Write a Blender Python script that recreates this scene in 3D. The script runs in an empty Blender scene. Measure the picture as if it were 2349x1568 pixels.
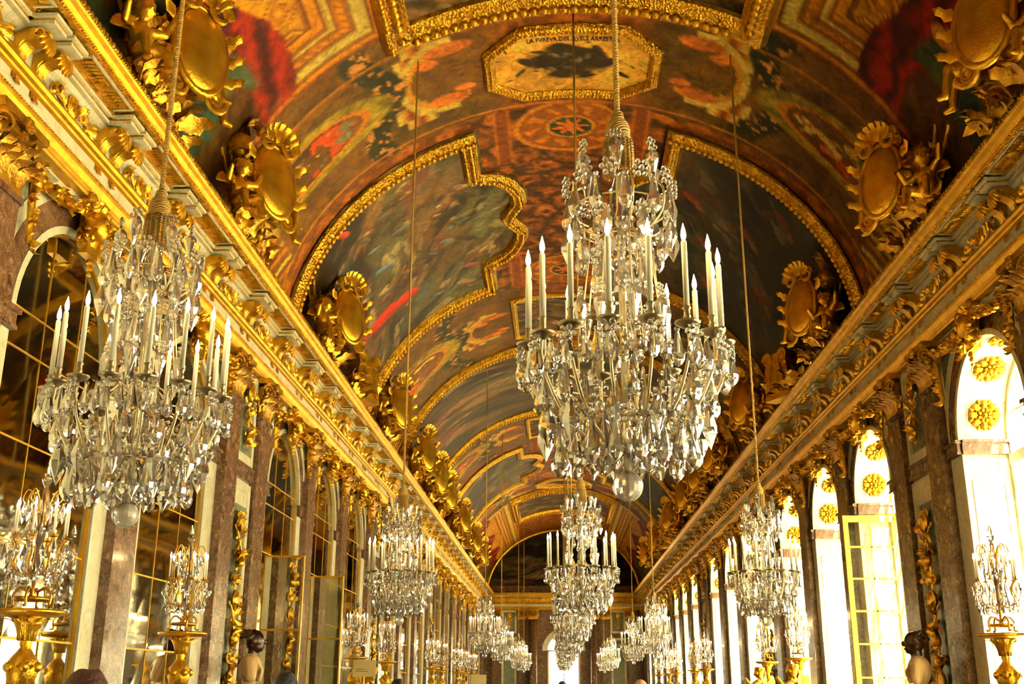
import bpy, math, random
import numpy as np
from mathutils import Matrix, Vector

# ------------------------------------------------------------------ camera, world, lights, exposure
scene = bpy.context.scene
COL = scene.collection
random.seed(7)
RNG = np.random.RandomState(11)
PI = math.pi

FPX, CX, CY = 2480.0, 1174.5, 784.0
CAM = np.array([-0.31, 0.0, 1.65])
def _dir(u, v):
    a = np.array([(u - CX) / FPX, -(v - CY) / FPX, 1.0])
    return a / np.linalg.norm(a)
_yd = _dir(1283, 1573)
_zd = _dir(1205, -7000)
_zd = _zd - _yd * (_zd @ _yd)
_zd /= np.linalg.norm(_zd)
_xd = np.cross(_yd, _zd)
if _xd[0] < 0:
    _xd = -_xd
RW = np.stack([_xd, _yd, _zd])
camd = bpy.data.cameras.new('camera')
camd.sensor_width = 36.0
camd.lens = 36.0 * FPX / 2349.0
camd.clip_end = 400
camd.clip_start = 0.05
cam = bpy.data.objects.new('camera', camd)
COL.objects.link(cam)
M = Matrix.Identity(4)
for i in range(3):
    M[i][0] = RW[i, 0]; M[i][1] = RW[i, 1]; M[i][2] = -RW[i, 2]; M[i][3] = CAM[i]
cam.matrix_world = M
scene.camera = cam

SKY = 13.0
world = bpy.data.worlds.new('sky')
scene.world = world
world.use_nodes = True
bg = world.node_tree.nodes['Background']
bg.inputs[0].default_value = (1.0, 0.91, 0.66, 1)
bg.inputs[1].default_value = SKY

sund = bpy.data.lights.new('sun', 'SUN')
sund.energy = 150.0; sund.color = (1.0, 0.9, 0.66); sund.angle = 0.01
sun = bpy.data.objects.new('sun', sund); COL.objects.link(sun)
sun.rotation_euler = Vector((-0.22, 0.62, -0.75)).to_track_quat('-Z', 'Y').to_euler()

scene.view_settings.view_transform = 'Standard'
scene.view_settings.look = 'None'
scene.view_settings.gamma = 1.0
scene.view_settings.use_curve_mapping = False
scene.view_settings.exposure = 0.1
cyc = scene.cycles
cyc.use_denoising = True
cyc.max_bounces = 9
cyc.use_adaptive_sampling = True
cyc.adaptive_threshold = 0.2
cyc.adaptive_min_samples = 16
cyc.diffuse_bounces = 2
cyc.glossy_bounces = 3
cyc.transmission_bounces = 8
cyc.transparent_max_bounces = 12
cyc.caustics_reflective = False
cyc.caustics_refractive = False
cyc.sample_clamp_indirect = 12.0

# arch bays of the long walls
ARCHES = [3.0, 6.6, 10.2, 13.75, 19.2, 22.7, 26.2, 32.1, 35.7, 39.3, 45.2, 48.7, 52.2, 57.65, 61.2, 64.8, 68.4]
Y0, Y1 = -2.1, 73.5
HW = 5.25            # half width of the hall
AR, SPR = 1.12, 4.9  # arch radius, springing height
REV = 0.75           # window reveal depth

def portal(name, loc, rot, sx, sy):
    l = bpy.data.lights.new(name, 'AREA')
    l.shape = 'RECTANGLE'; l.size = sx; l.size_y = sy
    l.cycles.is_portal = True
    o = bpy.data.objects.new(name, l)
    COL.objects.link(o)
    o.location = loc; o.rotation_euler = rot
for y in ARCHES:
    portal('window_portal', (HW + REV + 0.12, y, 3.05), (0, PI / 2, 0), 6.2, 2.5)
portal('window_portal', (0.0, Y1 + 0.9, 2.6), (-PI / 2, 0, 0), 2.4, 5.4)

# ------------------------------------------------------------------ materials
def srgb(r, g, b):
    f = lambda c: (c / 255.0 / 12.92) if c <= 10 else ((c / 255.0 + 0.055) / 1.055) ** 2.4
    return (f(r), f(g), f(b), 1.0)
def newmat(name):
    m = bpy.data.materials.new(name); m.use_nodes = True
    return m, m.node_tree.nodes, m.node_tree.links, m.node_tree.nodes['Principled BSDF']
def simple(name, col, rough=0.5, metal=0.0, bump=0.0, scale=40.0):
    m, n, l, b = newmat(name)
    b.inputs['Base Color'].default_value = col
    b.inputs['Roughness'].default_value = rough
    b.inputs['Metallic'].default_value = metal
    if bump:
        tc = n.new('ShaderNodeTexCoord'); t = n.new('ShaderNodeTexNoise'); bp = n.new('ShaderNodeBump')
        t.inputs['Scale'].default_value = scale; t.inputs['Detail'].default_value = 4
        bp.inputs['Strength'].default_value = bump; bp.inputs['Distance'].default_value = 0.02
        l.new(tc.outputs['Object'], t.inputs['Vector']); l.new(t.outputs['Fac'], bp.inputs['Height'])
        l.new(bp.outputs['Normal'], b.inputs['Normal'])
    return m
def gold(name, c1, c2, rough, bump, scale, vor=False, metal=0.85):
    m, n, l, b = newmat(name)
    tc = n.new('ShaderNodeTexCoord'); t = n.new('ShaderNodeTexNoise'); r = n.new('ShaderNodeValToRGB')
    t.inputs['Scale'].default_value = 6; t.inputs['Detail'].default_value = 5
    r.color_ramp.elements[0].position = 0.3; r.color_ramp.elements[0].color = c2
    r.color_ramp.elements[1].position = 0.65; r.color_ramp.elements[1].color = c1
    l.new(tc.outputs['Object'], t.inputs['Vector']); l.new(t.outputs['Fac'], r.inputs['Fac'])
    l.new(r.outputs['Color'], b.inputs['Base Color'])
    b.inputs['Metallic'].default_value = metal; b.inputs['Roughness'].default_value = rough
    h = n.new('ShaderNodeTexVoronoi') if vor else n.new('ShaderNodeTexNoise')
    h.inputs['Scale'].default_value = scale
    bp = n.new('ShaderNodeBump'); bp.inputs['Strength'].default_value = bump; bp.inputs['Distance'].default_value = 0.03
    l.new(tc.outputs['Object'], h.inputs['Vector'])
    l.new(h.outputs['Distance' if vor else 'Fac'], bp.inputs['Height'])
    l.new(bp.outputs['Normal'], b.inputs['Normal'])
    return m
def marble(name, cols, scale, vein, rough=0.25, dist=2.0, vpos=(0.47, 0.5, 0.53)):
    m, n, l, b = newmat(name)
    tc = n.new('ShaderNodeTexCoord'); t = n.new('ShaderNodeTexNoise'); r = n.new('ShaderNodeValToRGB')
    t.inputs['Scale'].default_value = scale; t.inputs['Detail'].default_value = 8; t.inputs['Distortion'].default_value = dist
    cr = r.color_ramp
    for i, (p, c) in enumerate(cols):
        e = cr.elements[i] if i < 2 else cr.elements.new(p)
        e.position = p; e.color = c
    v = n.new('ShaderNodeTexNoise'); v.inputs['Scale'].default_value = scale * 0.8; v.inputs['Detail'].default_value = 6
    v.inputs['Distortion'].default_value = 3.0
    vr = n.new('ShaderNodeValToRGB')
    e = vr.color_ramp.elements; e[0].position = vpos[0]; e[0].color = (0, 0, 0, 1); e[1].position = vpos[1]; e[1].color = (1, 1, 1, 1)
    x = e.new(vpos[2]); x.color = (0, 0, 0, 1)
    mx = n.new('ShaderNodeMix'); mx.data_type = 'RGBA'
    mul = n.new('ShaderNodeMath'); mul.operation = 'MULTIPLY'; mul.inputs[1].default_value = vein[1]
    l.new(tc.outputs['Object'], t.inputs['Vector']); l.new(t.outputs['Fac'], r.inputs['Fac'])
    l.new(tc.outputs['Object'], v.inputs['Vector']); l.new(v.outputs['Fac'], vr.inputs['Fac'])
    l.new(vr.outputs['Color'], mul.inputs[0]); l.new(mul.outputs[0], mx.inputs[0])
    l.new(r.outputs['Color'], mx.inputs[6]); mx.inputs[7].default_value = vein[0]
    l.new(mx.outputs[2], b.inputs['Base Color'])
    b.inputs['Roughness'].default_value = rough
    return m
MT = {}
MT['gold'] = gold('gilding', srgb(226, 178, 44), srgb(196, 142, 24), 0.33, 0.25, 60)
MT['gold_relief'] = gold('gilded_relief', srgb(228, 180, 46), srgb(184, 130, 20), 0.32, 0.7, 26, True)
MT['gold_band'] = gold('gilded_band', srgb(222, 172, 40), srgb(196, 144, 26), 0.46, 0.12, 30)
MT['gold_old'] = gold('old_gilding', srgb(212, 162, 44), srgb(156, 106, 18), 0.38, 0.4, 40)
MT['white'] = marble('white_marble', [(0.3, srgb(226, 216, 172)), (0.7, srgb(244, 236, 200))], 2.0, (srgb(168, 158, 116), 0.35))
MT['brown'] = marble('brown_marble', [(0.3, srgb(74, 46, 28)), (0.5, srgb(104, 70, 44)), (0.62, srgb(122, 88, 58)), (0.75, srgb(168, 140, 104))], 7.0, (srgb(206, 184, 146), 0.3), 0.25, 0.6)
MT['green'] = marble('green_marble', [(0.3, srgb(96, 104, 80)), (0.7, srgb(146, 150, 120))], 5.0, (srgb(190, 195, 165), 0.55), 0.22)
MT['wood'] = simple('parquet_oak', srgb(92, 58, 28), 0.35, 0, 0.1, 20)
MT['gravel'] = simple('pale_gravel', srgb(222, 210, 180), 0.9, 0, 0.1, 20)
MT['mirror'] = simple('old_mirror', (0.66, 0.64, 0.5, 1), 0.035, 1.0, 0.03, 1.6)
MT['silver'] = simple('candle_metal', srgb(158, 144, 112), 0.28, 1.0)
MT['armmetal'] = simple('chandelier_metal', srgb(226, 210, 168), 0.3, 1.0)
MT['brass'] = simple('brass', srgb(190, 140, 50), 0.3, 1.0)
MT['wax'] = simple('candle_wax', srgb(252, 246, 222), 0.4)
MT['yellowpaint'] = simple('gilt_white_window_paint', srgb(250, 208, 58), 0.45)
MT['whitepaint'] = simple('white_window_paint', srgb(246, 240, 220), 0.5)
MT['bronze'] = simple('dark_bronze', srgb(60, 34, 24), 0.25, 0.3)
MT['alabaster'] = simple('alabaster_drapery', srgb(226, 186, 124), 0.35, 0, 0.2, 12)
MT['card'] = simple('cream_card', srgb(246, 218, 140), 0.7)
MT['ink'] = simple('card_print', srgb(120, 80, 40), 0.8)
MT['skin'] = simple('skin', srgb(214, 150, 116), 0.5)
MT['rope'] = None
m, n, l, b = newmat('silk_rope')
tc = n.new('ShaderNodeTexCoord'); w = n.new('ShaderNodeTexWave'); r = n.new('ShaderNodeValToRGB')
mp = n.new('ShaderNodeMapping'); mp.inputs['Rotation'].default_value = (0.5, 0.35, 0)
w.bands_direction = 'Z'; w.inputs['Scale'].default_value = 24
r.color_ramp.elements[0].color = srgb(196, 146, 58); r.color_ramp.elements[1].color = srgb(240, 196, 96)
bp = n.new('ShaderNodeBump'); bp.inputs['Strength'].default_value = 0.8; bp.inputs['Distance'].default_value = 0.01
l.new(tc.outputs['Object'], mp.inputs['Vector']); l.new(mp.outputs['Vector'], w.inputs['Vector'])
l.new(w.outputs['Fac'], r.inputs['Fac']); l.new(r.outputs['Color'], b.inputs['Base Color'])
l.new(w.outputs['Fac'], bp.inputs['Height']); l.new(bp.outputs['Normal'], b.inputs['Normal'])
b.inputs['Roughness'].default_value = 0.6
MT['rope'] = m
m, n, l, b = newmat('crystal')
b.inputs['Base Color'].default_value = (1.0, 0.985, 0.94, 1)
b.inputs['Roughness'].default_value = 0.0
b.inputs['IOR'].default_value = 1.52
b.inputs['Transmission Weight'].default_value = 0.9
MT['crystal'] = m
m, n, l, b = newmat('cut_crystal')
b.inputs['Base Color'].default_value = (1.0, 0.98, 0.92, 1); b.inputs['Roughness'].default_value = 0.1; b.inputs['IOR'].default_value = 1.5
b.inputs['Transmission Weight'].default_value = 0.7
MT['cut'] = m
m, n, l, b = newmat('window_glass')
for x in list(n):
    if x.type == 'BSDF_PRINCIPLED': n.remove(x)
tr = n.new('ShaderNodeBsdfTransparent'); gl = n.new('ShaderNodeBsdfGlossy'); mx = n.new('ShaderNodeMixShader'); fr = n.new('ShaderNodeFresnel')
tr.inputs[0].default_value = (0.96, 0.98, 0.96, 1); gl.inputs['Roughness'].default_value = 0.02; fr.inputs[0].default_value = 1.45
gm = n.new('ShaderNodeNewGeometry'); mi_ = n.new('ShaderNodeMath'); mi_.operation = 'SUBTRACT'; mi_.inputs[0].default_value = 1.0
mu_ = n.new('ShaderNodeMath'); mu_.operation = 'MULTIPLY'
l.new(gm.outputs['Backfacing'], mi_.inputs[1]); l.new(mi_.outputs[0], mu_.inputs[0]); l.new(fr.outputs[0], mu_.inputs[1])
l.new(mu_.outputs[0], mx.inputs[0]); l.new(tr.outputs[0], mx.inputs[1]); l.new(gl.outputs[0], mx.inputs[2])
l.new(mx.outputs[0], n['Material Output'].inputs[0])
MT['glass'] = m
m, n, l, b = newmat('candle_flame')
b.inputs['Base Color'].default_value = (1, 0.8, 0.4, 1)
b.inputs['Emission Color'].default_value = (1.0, 0.66, 0.28, 1); b.inputs['Emission Strength'].default_value = 90
MT['flame'] = m
def paintmat(name, rough=0.5):
    m, n, l, b = newmat(name)
    a = n.new('ShaderNodeAttribute'); a.attribute_name = 'paint'
    tc = n.new('ShaderNodeTexCoord'); t = n.new('ShaderNodeTexNoise'); t.inputs['Scale'].default_value = 5; t.inputs['Detail'].default_value = 9
    t.inputs['Distortion'].default_value = 1.2; t.inputs['Roughness'].default_value = 0.65
    mr = n.new('ShaderNodeMapRange'); mr.inputs[1].default_value = 0.3; mr.inputs[2].default_value = 0.7; mr.inputs[3].default_value = 0.45; mr.inputs[4].default_value = 1.45
    mx = n.new('ShaderNodeVectorMath'); mx.operation = 'SCALE'
    l.new(tc.outputs['Object'], t.inputs['Vector']); l.new(t.outputs['Fac'], mr.inputs[0])
    l.new(a.outputs['Color'], mx.inputs[0]); l.new(mr.outputs[0], mx.inputs['Scale'])
    l.new(mx.outputs[0], b.inputs['Base Color']); b.inputs['Roughness'].default_value = rough; b.inputs['Specular IOR Level'].default_value = 0.12
    return m
MT['paint'] = paintmat('oil_paint', 0.6)
MT['fresco'] = paintmat('painted_vault', 0.65)

# ------------------------------------------------------------------ mesh helpers: a template is (V Nx3 array, list of faces)
def box(x0, x1, y0, y1, z0, z1):
    V = np.array([[x, y, z] for z in (z0, z1) for y in (y0, y1) for x in (x0, x1)], float)
    return V, [(0, 2, 3, 1), (4, 5, 7, 6), (0, 1, 5, 4), (2, 6, 7, 3), (0, 4, 6, 2), (1, 3, 7, 5)]
def lathe(prof, n=12, cap=True):
    V = []; F = []
    for r, z in prof:
        for i in range(n):
            a = 2 * PI * i / n
            V.append((r * math.cos(a), r * math.sin(a), z))
    for k in range(len(prof) - 1):
        for i in range(n):
            j = (i + 1) % n
            F.append((k * n + i, k * n + j, (k + 1) * n + j, (k + 1) * n + i))
    if cap:
        F.append(tuple(range(n - 1, -1, -1))); F.append(tuple((len(prof) - 1) * n + i for i in range(n)))
    return np.array(V, float), F
def tube(path, rad, n=6, closed=False, squash=1.0):
    P = np.array(path, float); m = len(P)
    R = np.full(m, rad) if np.isscalar(rad) else np.array(rad, float)
    T = np.roll(P, -1, 0) - np.roll(P, 1, 0) if closed else np.gradient(P, axis=0)
    T /= np.linalg.norm(T, axis=1)[:, None] + 1e-12
    up = np.array([0.0, 0, 1.0])
    if abs(T[0] @ up) > 0.95: up = np.array([1.0, 0, 0])
    u = up - T[0] * (up @ T[0]); u /= np.linalg.norm(u)
    V = []; F = []
    for k in range(m):
        u = u - T[k] * (u @ T[k]); u /= np.linalg.norm(u) + 1e-12
        w = np.cross(T[k], u)
        for i in range(n):
            a = 2 * PI * i / n
            V.append(P[k] + R[k] * (u * math.cos(a) + w * math.sin(a) * squash))
    for k in range(m if closed else m - 1):
        k2 = (k + 1) % m
        for i in range(n):
            j = (i + 1) % n
            F.append((k * n + i, k * n + j, k2 * n + j, k2 * n + i))
    if not closed:
        F.append(tuple(range(n - 1, -1, -1))); F.append(tuple((m - 1) * n + i for i in range(n)))
    return np.array(V), F
def ball(r, n=8, m=5, sx=1, sy=1, sz=1):
    pr = [(max(r * math.sin(PI * k / m), 0.0008), -r * math.cos(PI * k / m)) for k in range(m + 1)]
    V, F = lathe(pr, n)
    return V * np.array([sx, sy, sz]), F
def leaf(L=0.3, W=0.1, curl=0.12, tip=0.06, n=6, th=0.018, lobes=3):
    # acanthus-like leaf rising along z and curling out along y
    V = []; F = []
    for k in range(n):
        t = k / (n - 1)
        w = W * (math.sin(PI * min(1, 0.12 + 0.85 * t)) ** 0.7) * (1 + 0.28 * math.sin(lobes * 2 * PI * t))
        w = max(w, 0.004)
        z = L * (t - 0.22 * max(0, t - 0.75) * 4 * t)
        y = curl * t * t + tip * max(0, t - 0.6) * 2
        V += [(-w / 2, y, z), (0, y + th, z + th * 0.3), (w / 2, y, z), (0, y - th * 0.6, z)]
    for k in range(n - 1):
        a = 4 * k
        for i in range(4):
            j = (i + 1) % 4
            F.append((a + i, a + j, a + 4 + j, a + 4 + i))
    F.append((3, 2, 1, 0)); e = 4 * (n - 1); F.append((e, e + 1, e + 2, e + 3))
    return np.array(V, float), F
def spiral(r0, r1, turns, rad, n=20, plane='xz'):
    P = []
    for k in range(n):
        t = k / (n - 1); a = turns * 2 * PI * t; r = r0 + (r1 - r0) * t
        P.append((r * math.cos(a), 0, r * math.sin(a)) if plane == 'xz' else (0, r * math.cos(a), r * math.sin(a)))
    return tube(P, [rad * (1 - 0.4 * k / n) for k in range(n)], 6)
def xf(T, loc=(0, 0, 0), rot=(0, 0, 0), sc=1.0):
    V, F = T
    s = np.array([sc, sc, sc]) if np.isscalar(sc) else np.array(sc)
    cx, sx = math.cos(rot[0]), math.sin(rot[0]); cy, sy = math.cos(rot[1]), math.sin(rot[1]); cz, sz = math.cos(rot[2]), math.sin(rot[2])
    Rx = np.array([[1, 0, 0], [0, cx, -sx], [0, sx, cx]]); Ry = np.array([[cy, 0, sy], [0, 1, 0], [-sy, 0, cy]]); Rz = np.array([[cz, -sz, 0], [sz, cz, 0], [0, 0, 1]])
    return (V * s) @ (Rz @ Ry @ Rx).T + np.array(loc), F
def join(Ts):
    Vs = []; Fs = []; o = 0
    for V, F in Ts:
        Vs.append(V); Fs += [tuple(i + o for i in f) for f in F]; o += len(V)
    return (np.concatenate(Vs), Fs) if Vs else (np.zeros((0, 3)), [])
def mesh(name, T, mat, smooth=False, color=None):
    me = bpy.data.meshes.new(name)
    me.from_pydata(T[0].tolist(), [], T[1])
    if smooth:
        me.polygons.foreach_set('use_smooth', np.ones(len(me.polygons), bool))
        if smooth == 2: me.set_sharp_from_angle(angle=0.75)
    if mat is not None:
        me.materials.append(MT[mat] if isinstance(mat, str) else mat)
    if color is not None:
        ca = me.color_attributes.new('paint', 'FLOAT_COLOR', 'POINT')
        c = np.ones((len(T[0]), 4), np.float32); c[:, :3] = color
        ca.data.foreach_set('color', c.ravel())
    me.update()
    return me
def put(name, me, parent=None, loc=(0, 0, 0), rz=0.0, sc=None, label=None, rot=None):
    o = bpy.data.objects.new(name, me)
    COL.objects.link(o)
    o.location = loc
    o.rotation_euler = rot if rot is not None else (0, 0, rz)
    if sc is not None: o.scale = sc if not np.isscalar(sc) else (sc, sc, sc)
    if parent is not None: o.parent = parent
    if label: o['label'] = label
    return o
def obj(name, T, mat, parent=None, smooth=False, loc=(0, 0, 0), rz=0.0, label=None):
    return put(name, mesh(name, T, mat, smooth), parent, loc, rz, None, label)
def empty(name, loc=(0, 0, 0), rz=0.0):
    o = bpy.data.objects.new(name, None); COL.objects.link(o)
    o.location = loc; o.rotation_euler = (0, 0, rz); o.empty_display_size = 0.1
    return o
def tag(o, label, cat, group=None):
    o['label'] = label; o['category'] = cat
    if group: o['group'] = group
    return o
def struct(o, label=None):
    o['kind'] = 'structure'
    if label: o['label'] = label
    return o
def extrude_y(prof, ys):
    # closed section prof [(x,z)] extruded along y through ys
    n = len(prof); V = []; F = []
    for y in ys:
        V += [(x, y, z) for x, z in prof]
    for k in range(len(ys) - 1):
        for i in range(n):
            j = (i + 1) % n
            F.append((k * n + i, k * n + j, (k + 1) * n + j, (k + 1) * n + i))
    F.append(tuple(range(n - 1, -1, -1))); F.append(tuple((len(ys) - 1) * n + i for i in range(n)))
    return np.array(V, float), F
def prism(poly, d0, d1):
    # polygon in local (x,z) extruded along local y from d0 to d1
    n = len(poly)
    V = [(x, d0, z) for x, z in poly] + [(x, d1, z) for x, z in poly]
    F = [tuple(range(n)), tuple(range(2 * n - 1, n - 1, -1))]
    for i in range(n):
        j = (i + 1) % n
        F.append((i, n + i, n + j, j))
    return np.array(V, float), F
def ring(r0, r1, a0, a1, n, d0, d1, cz=0.0):
    # flat annular segment in local xz, from depth d0 to d1 along y
    V = []; F = []
    for k in range(n + 1):
        a = a0 + (a1 - a0) * k / n
        c, s = math.cos(a), math.sin(a)
        V += [(r0 * c, d0, cz + r0 * s), (r1 * c, d0, cz + r1 * s), (r1 * c, d1, cz + r1 * s), (r0 * c, d1, cz + r0 * s)]
    for k in range(n):
        a = 4 * k
        for i in range(4):
            j = (i + 1) % 4
            F.append((a + i, a + j, a + 4 + j, a + 4 + i))
    F.append((3, 2, 1, 0)); e = 4 * n; F.append((e, e + 1, e + 2, e + 3))
    return np.array(V, float), F
def remeshed(name, Ts, voxel, mat, smooth=True):
    me = mesh(name + '_raw', join(Ts), None)
    o = bpy.data.objects.new(name + '_raw', me); COL.objects.link(o)
    md = o.modifiers.new('remesh', 'REMESH'); md.mode = 'VOXEL'; md.voxel_size = voxel
    sm = o.modifiers.new('smooth', 'SMOOTH'); sm.factor = 0.5; sm.iterations = 3
    dg = bpy.context.evaluated_depsgraph_get()
    out = bpy.data.meshes.new_from_object(o.evaluated_get(dg))
    out.name = name
    bpy.data.objects.remove(o); bpy.data.meshes.remove(me)
    out.materials.clear()
    if mat is not None: out.materials.append(MT[mat] if isinstance(mat, str) else mat)
    if smooth: out.polygons.foreach_set('use_smooth', np.ones(len(out.polygons), bool))
    return out
def wplace(s, y, d, z):
    # a point of a long wall: s -1 left, +1 right; d out into the hall
    return (s * (HW - d), y, z)
def wrot(s):
    return s * PI / 2
ORD = ['nearest', 'second', 'third', 'fourth', 'fifth', 'sixth', 'seventh', 'eighth', 'ninth', 'tenth', 'eleventh', 'twelfth', 'thirteenth', 'fourteenth', 'fifteenth', 'sixteenth', 'seventeenth', 'eighteenth']

# ------------------------------------------------------------------ the barrel vault: arc length a from the crown, y along the hall
VA, VB, VZ = 5.1, 4.3, 7.4
_th = np.linspace(-PI / 2, PI / 2, 4001)
_ds = np.sqrt((VA * np.cos(_th)) ** 2 + (VB * np.sin(_th)) ** 2)
_al = np.concatenate([[0], np.cumsum((_ds[1:] + _ds[:-1]) / 2 * np.diff(_th))])
_al -= _al[2000]
AMAX = _al[-1]
def a_of_x(x):
    return float(np.interp(math.asin(max(-1, min(1, x / VA))), _th, _al))
def vault(a, y, h=0.0):
    a = np.asarray(a, float); y = np.asarray(y, float)
    t = np.interp(a, _al, _th)
    s, c = np.sin(t), np.cos(t)
    nx, nz = s / VA, c / VB
    ln = np.sqrt(nx * nx + nz * nz)
    return np.stack([VA * s - h * nx / ln, y + 0 * a, VZ + VB * c - h * nz / ln], -1)
def _hash(ix, iy, seed):
    v = np.sin(ix * 127.1 + iy * 311.7 + seed * 74.7) * 43758.5453
    return v - np.floor(v)
def noise2(x, y, seed=0):
    ix, iy = np.floor(x), np.floor(y); fx, fy = x - ix, y - iy
    fx = fx * fx * (3 - 2 * fx); fy = fy * fy * (3 - 2 * fy)
    return (_hash(ix, iy, seed) * (1 - fx) + _hash(ix + 1, iy, seed) * fx) * (1 - fy) + (_hash(ix, iy + 1, seed) * (1 - fx) + _hash(ix + 1, iy + 1, seed) * fx) * fy
def fbm(x, y, seed=0, o=4):
    s = 0; w = 0.5; t = 0
    for k in range(o):
        s = s + w * noise2(x * 2 ** k, y * 2 ** k, seed + k); t += w; w *= 0.55
    return s / t
def C(*c):
    return np.array(c, float) / 255.0
def lin(c):
    c = np.clip(c, 0, 1)
    return np.where(c <= 0.04045, c / 12.92, ((c + 0.055) / 1.055) ** 2.4)
def smooth(e0, e1, x):
    t = np.clip((x - e0) / (e1 - e0), 0, 1)
    return t * t * (3 - 2 * t)

def strokes(w, h, seed, base, pal, n, size=(0.02, 0.09), slant=0.5, blobs=()):
    """a loose oil sketch: soft slanting dabs of colour over a graded ground (rows = y, columns = a)"""
    r = np.random.RandomState(seed)
    yy, xx = np.mgrid[0:h, 0:w].astype(float)
    img = base(xx / w, yy / h)
    warp = fbm(xx / w * 5, yy / h * 5, seed)
    img = img * (0.7 + 0.6 * warp)[..., None]
    jobs = []
    for k in range(n):
        c = pal[r.randint(len(pal))]
        jobs.append((r.rand(), r.rand(), r.uniform(*size), r.uniform(0.2, 0.5), slant + r.normal(0, 0.5), np.array(c) * r.uniform(0.6, 1.25), r.uniform(0.35, 0.9)))
    jobs += [tuple(b) for b in blobs]
    for cx, cy, s, asp, ang, col, al in jobs:
        px, py, rr = cx * w, cy * h, max(2.0, s * max(w, h))
        x0, x1, y0, y1 = int(max(0, px - rr)), int(min(w, px + rr + 1)), int(max(0, py - rr)), int(min(h, py + rr + 1))
        if x1 <= x0 or y1 <= y0: continue
        X, Y = xx[y0:y1, x0:x1] - px, yy[y0:y1, x0:x1] - py
        ca, sa = math.cos(ang), math.sin(ang)
        u, v = X * ca + Y * sa, -X * sa + Y * ca
        wob = 1 + 0.5 * (fbm(X / rr * 3 + cx * 50, Y / rr * 3 + cy * 50, seed, 3) - 0.5)
        m = np.clip(1.3 - np.sqrt((u / rr) ** 2 + (v / (rr * asp)) ** 2) * 1.3 * wob, 0, 1)
        m = smooth(0, 0.5, m) * al
        shade = 0.75 + 0.5 * smooth(-1, 1, -v / (rr * asp))
        img[y0:y1, x0:x1] = img[y0:y1, x0:x1] * (1 - m[..., None]) + (np.array(col)[None, None] * shade[..., None]) * m[..., None]
    return np.clip(img, 0, 1)
def sample(img, u, v):
    h, w, _ = img.shape
    x = np.clip(u * (w - 1), 0, w - 1.001); y = np.clip(v * (h - 1), 0, h - 1.001)
    ix, iy = x.astype(int), y.astype(int); fx, fy = (x - ix)[..., None], (y - iy)[..., None]
    return (img[iy, ix] * (1 - fx) + img[iy, ix + 1] * fx) * (1 - fy) + (img[iy + 1, ix] * (1 - fx) + img[iy + 1, ix + 1] * fx) * fy

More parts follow.
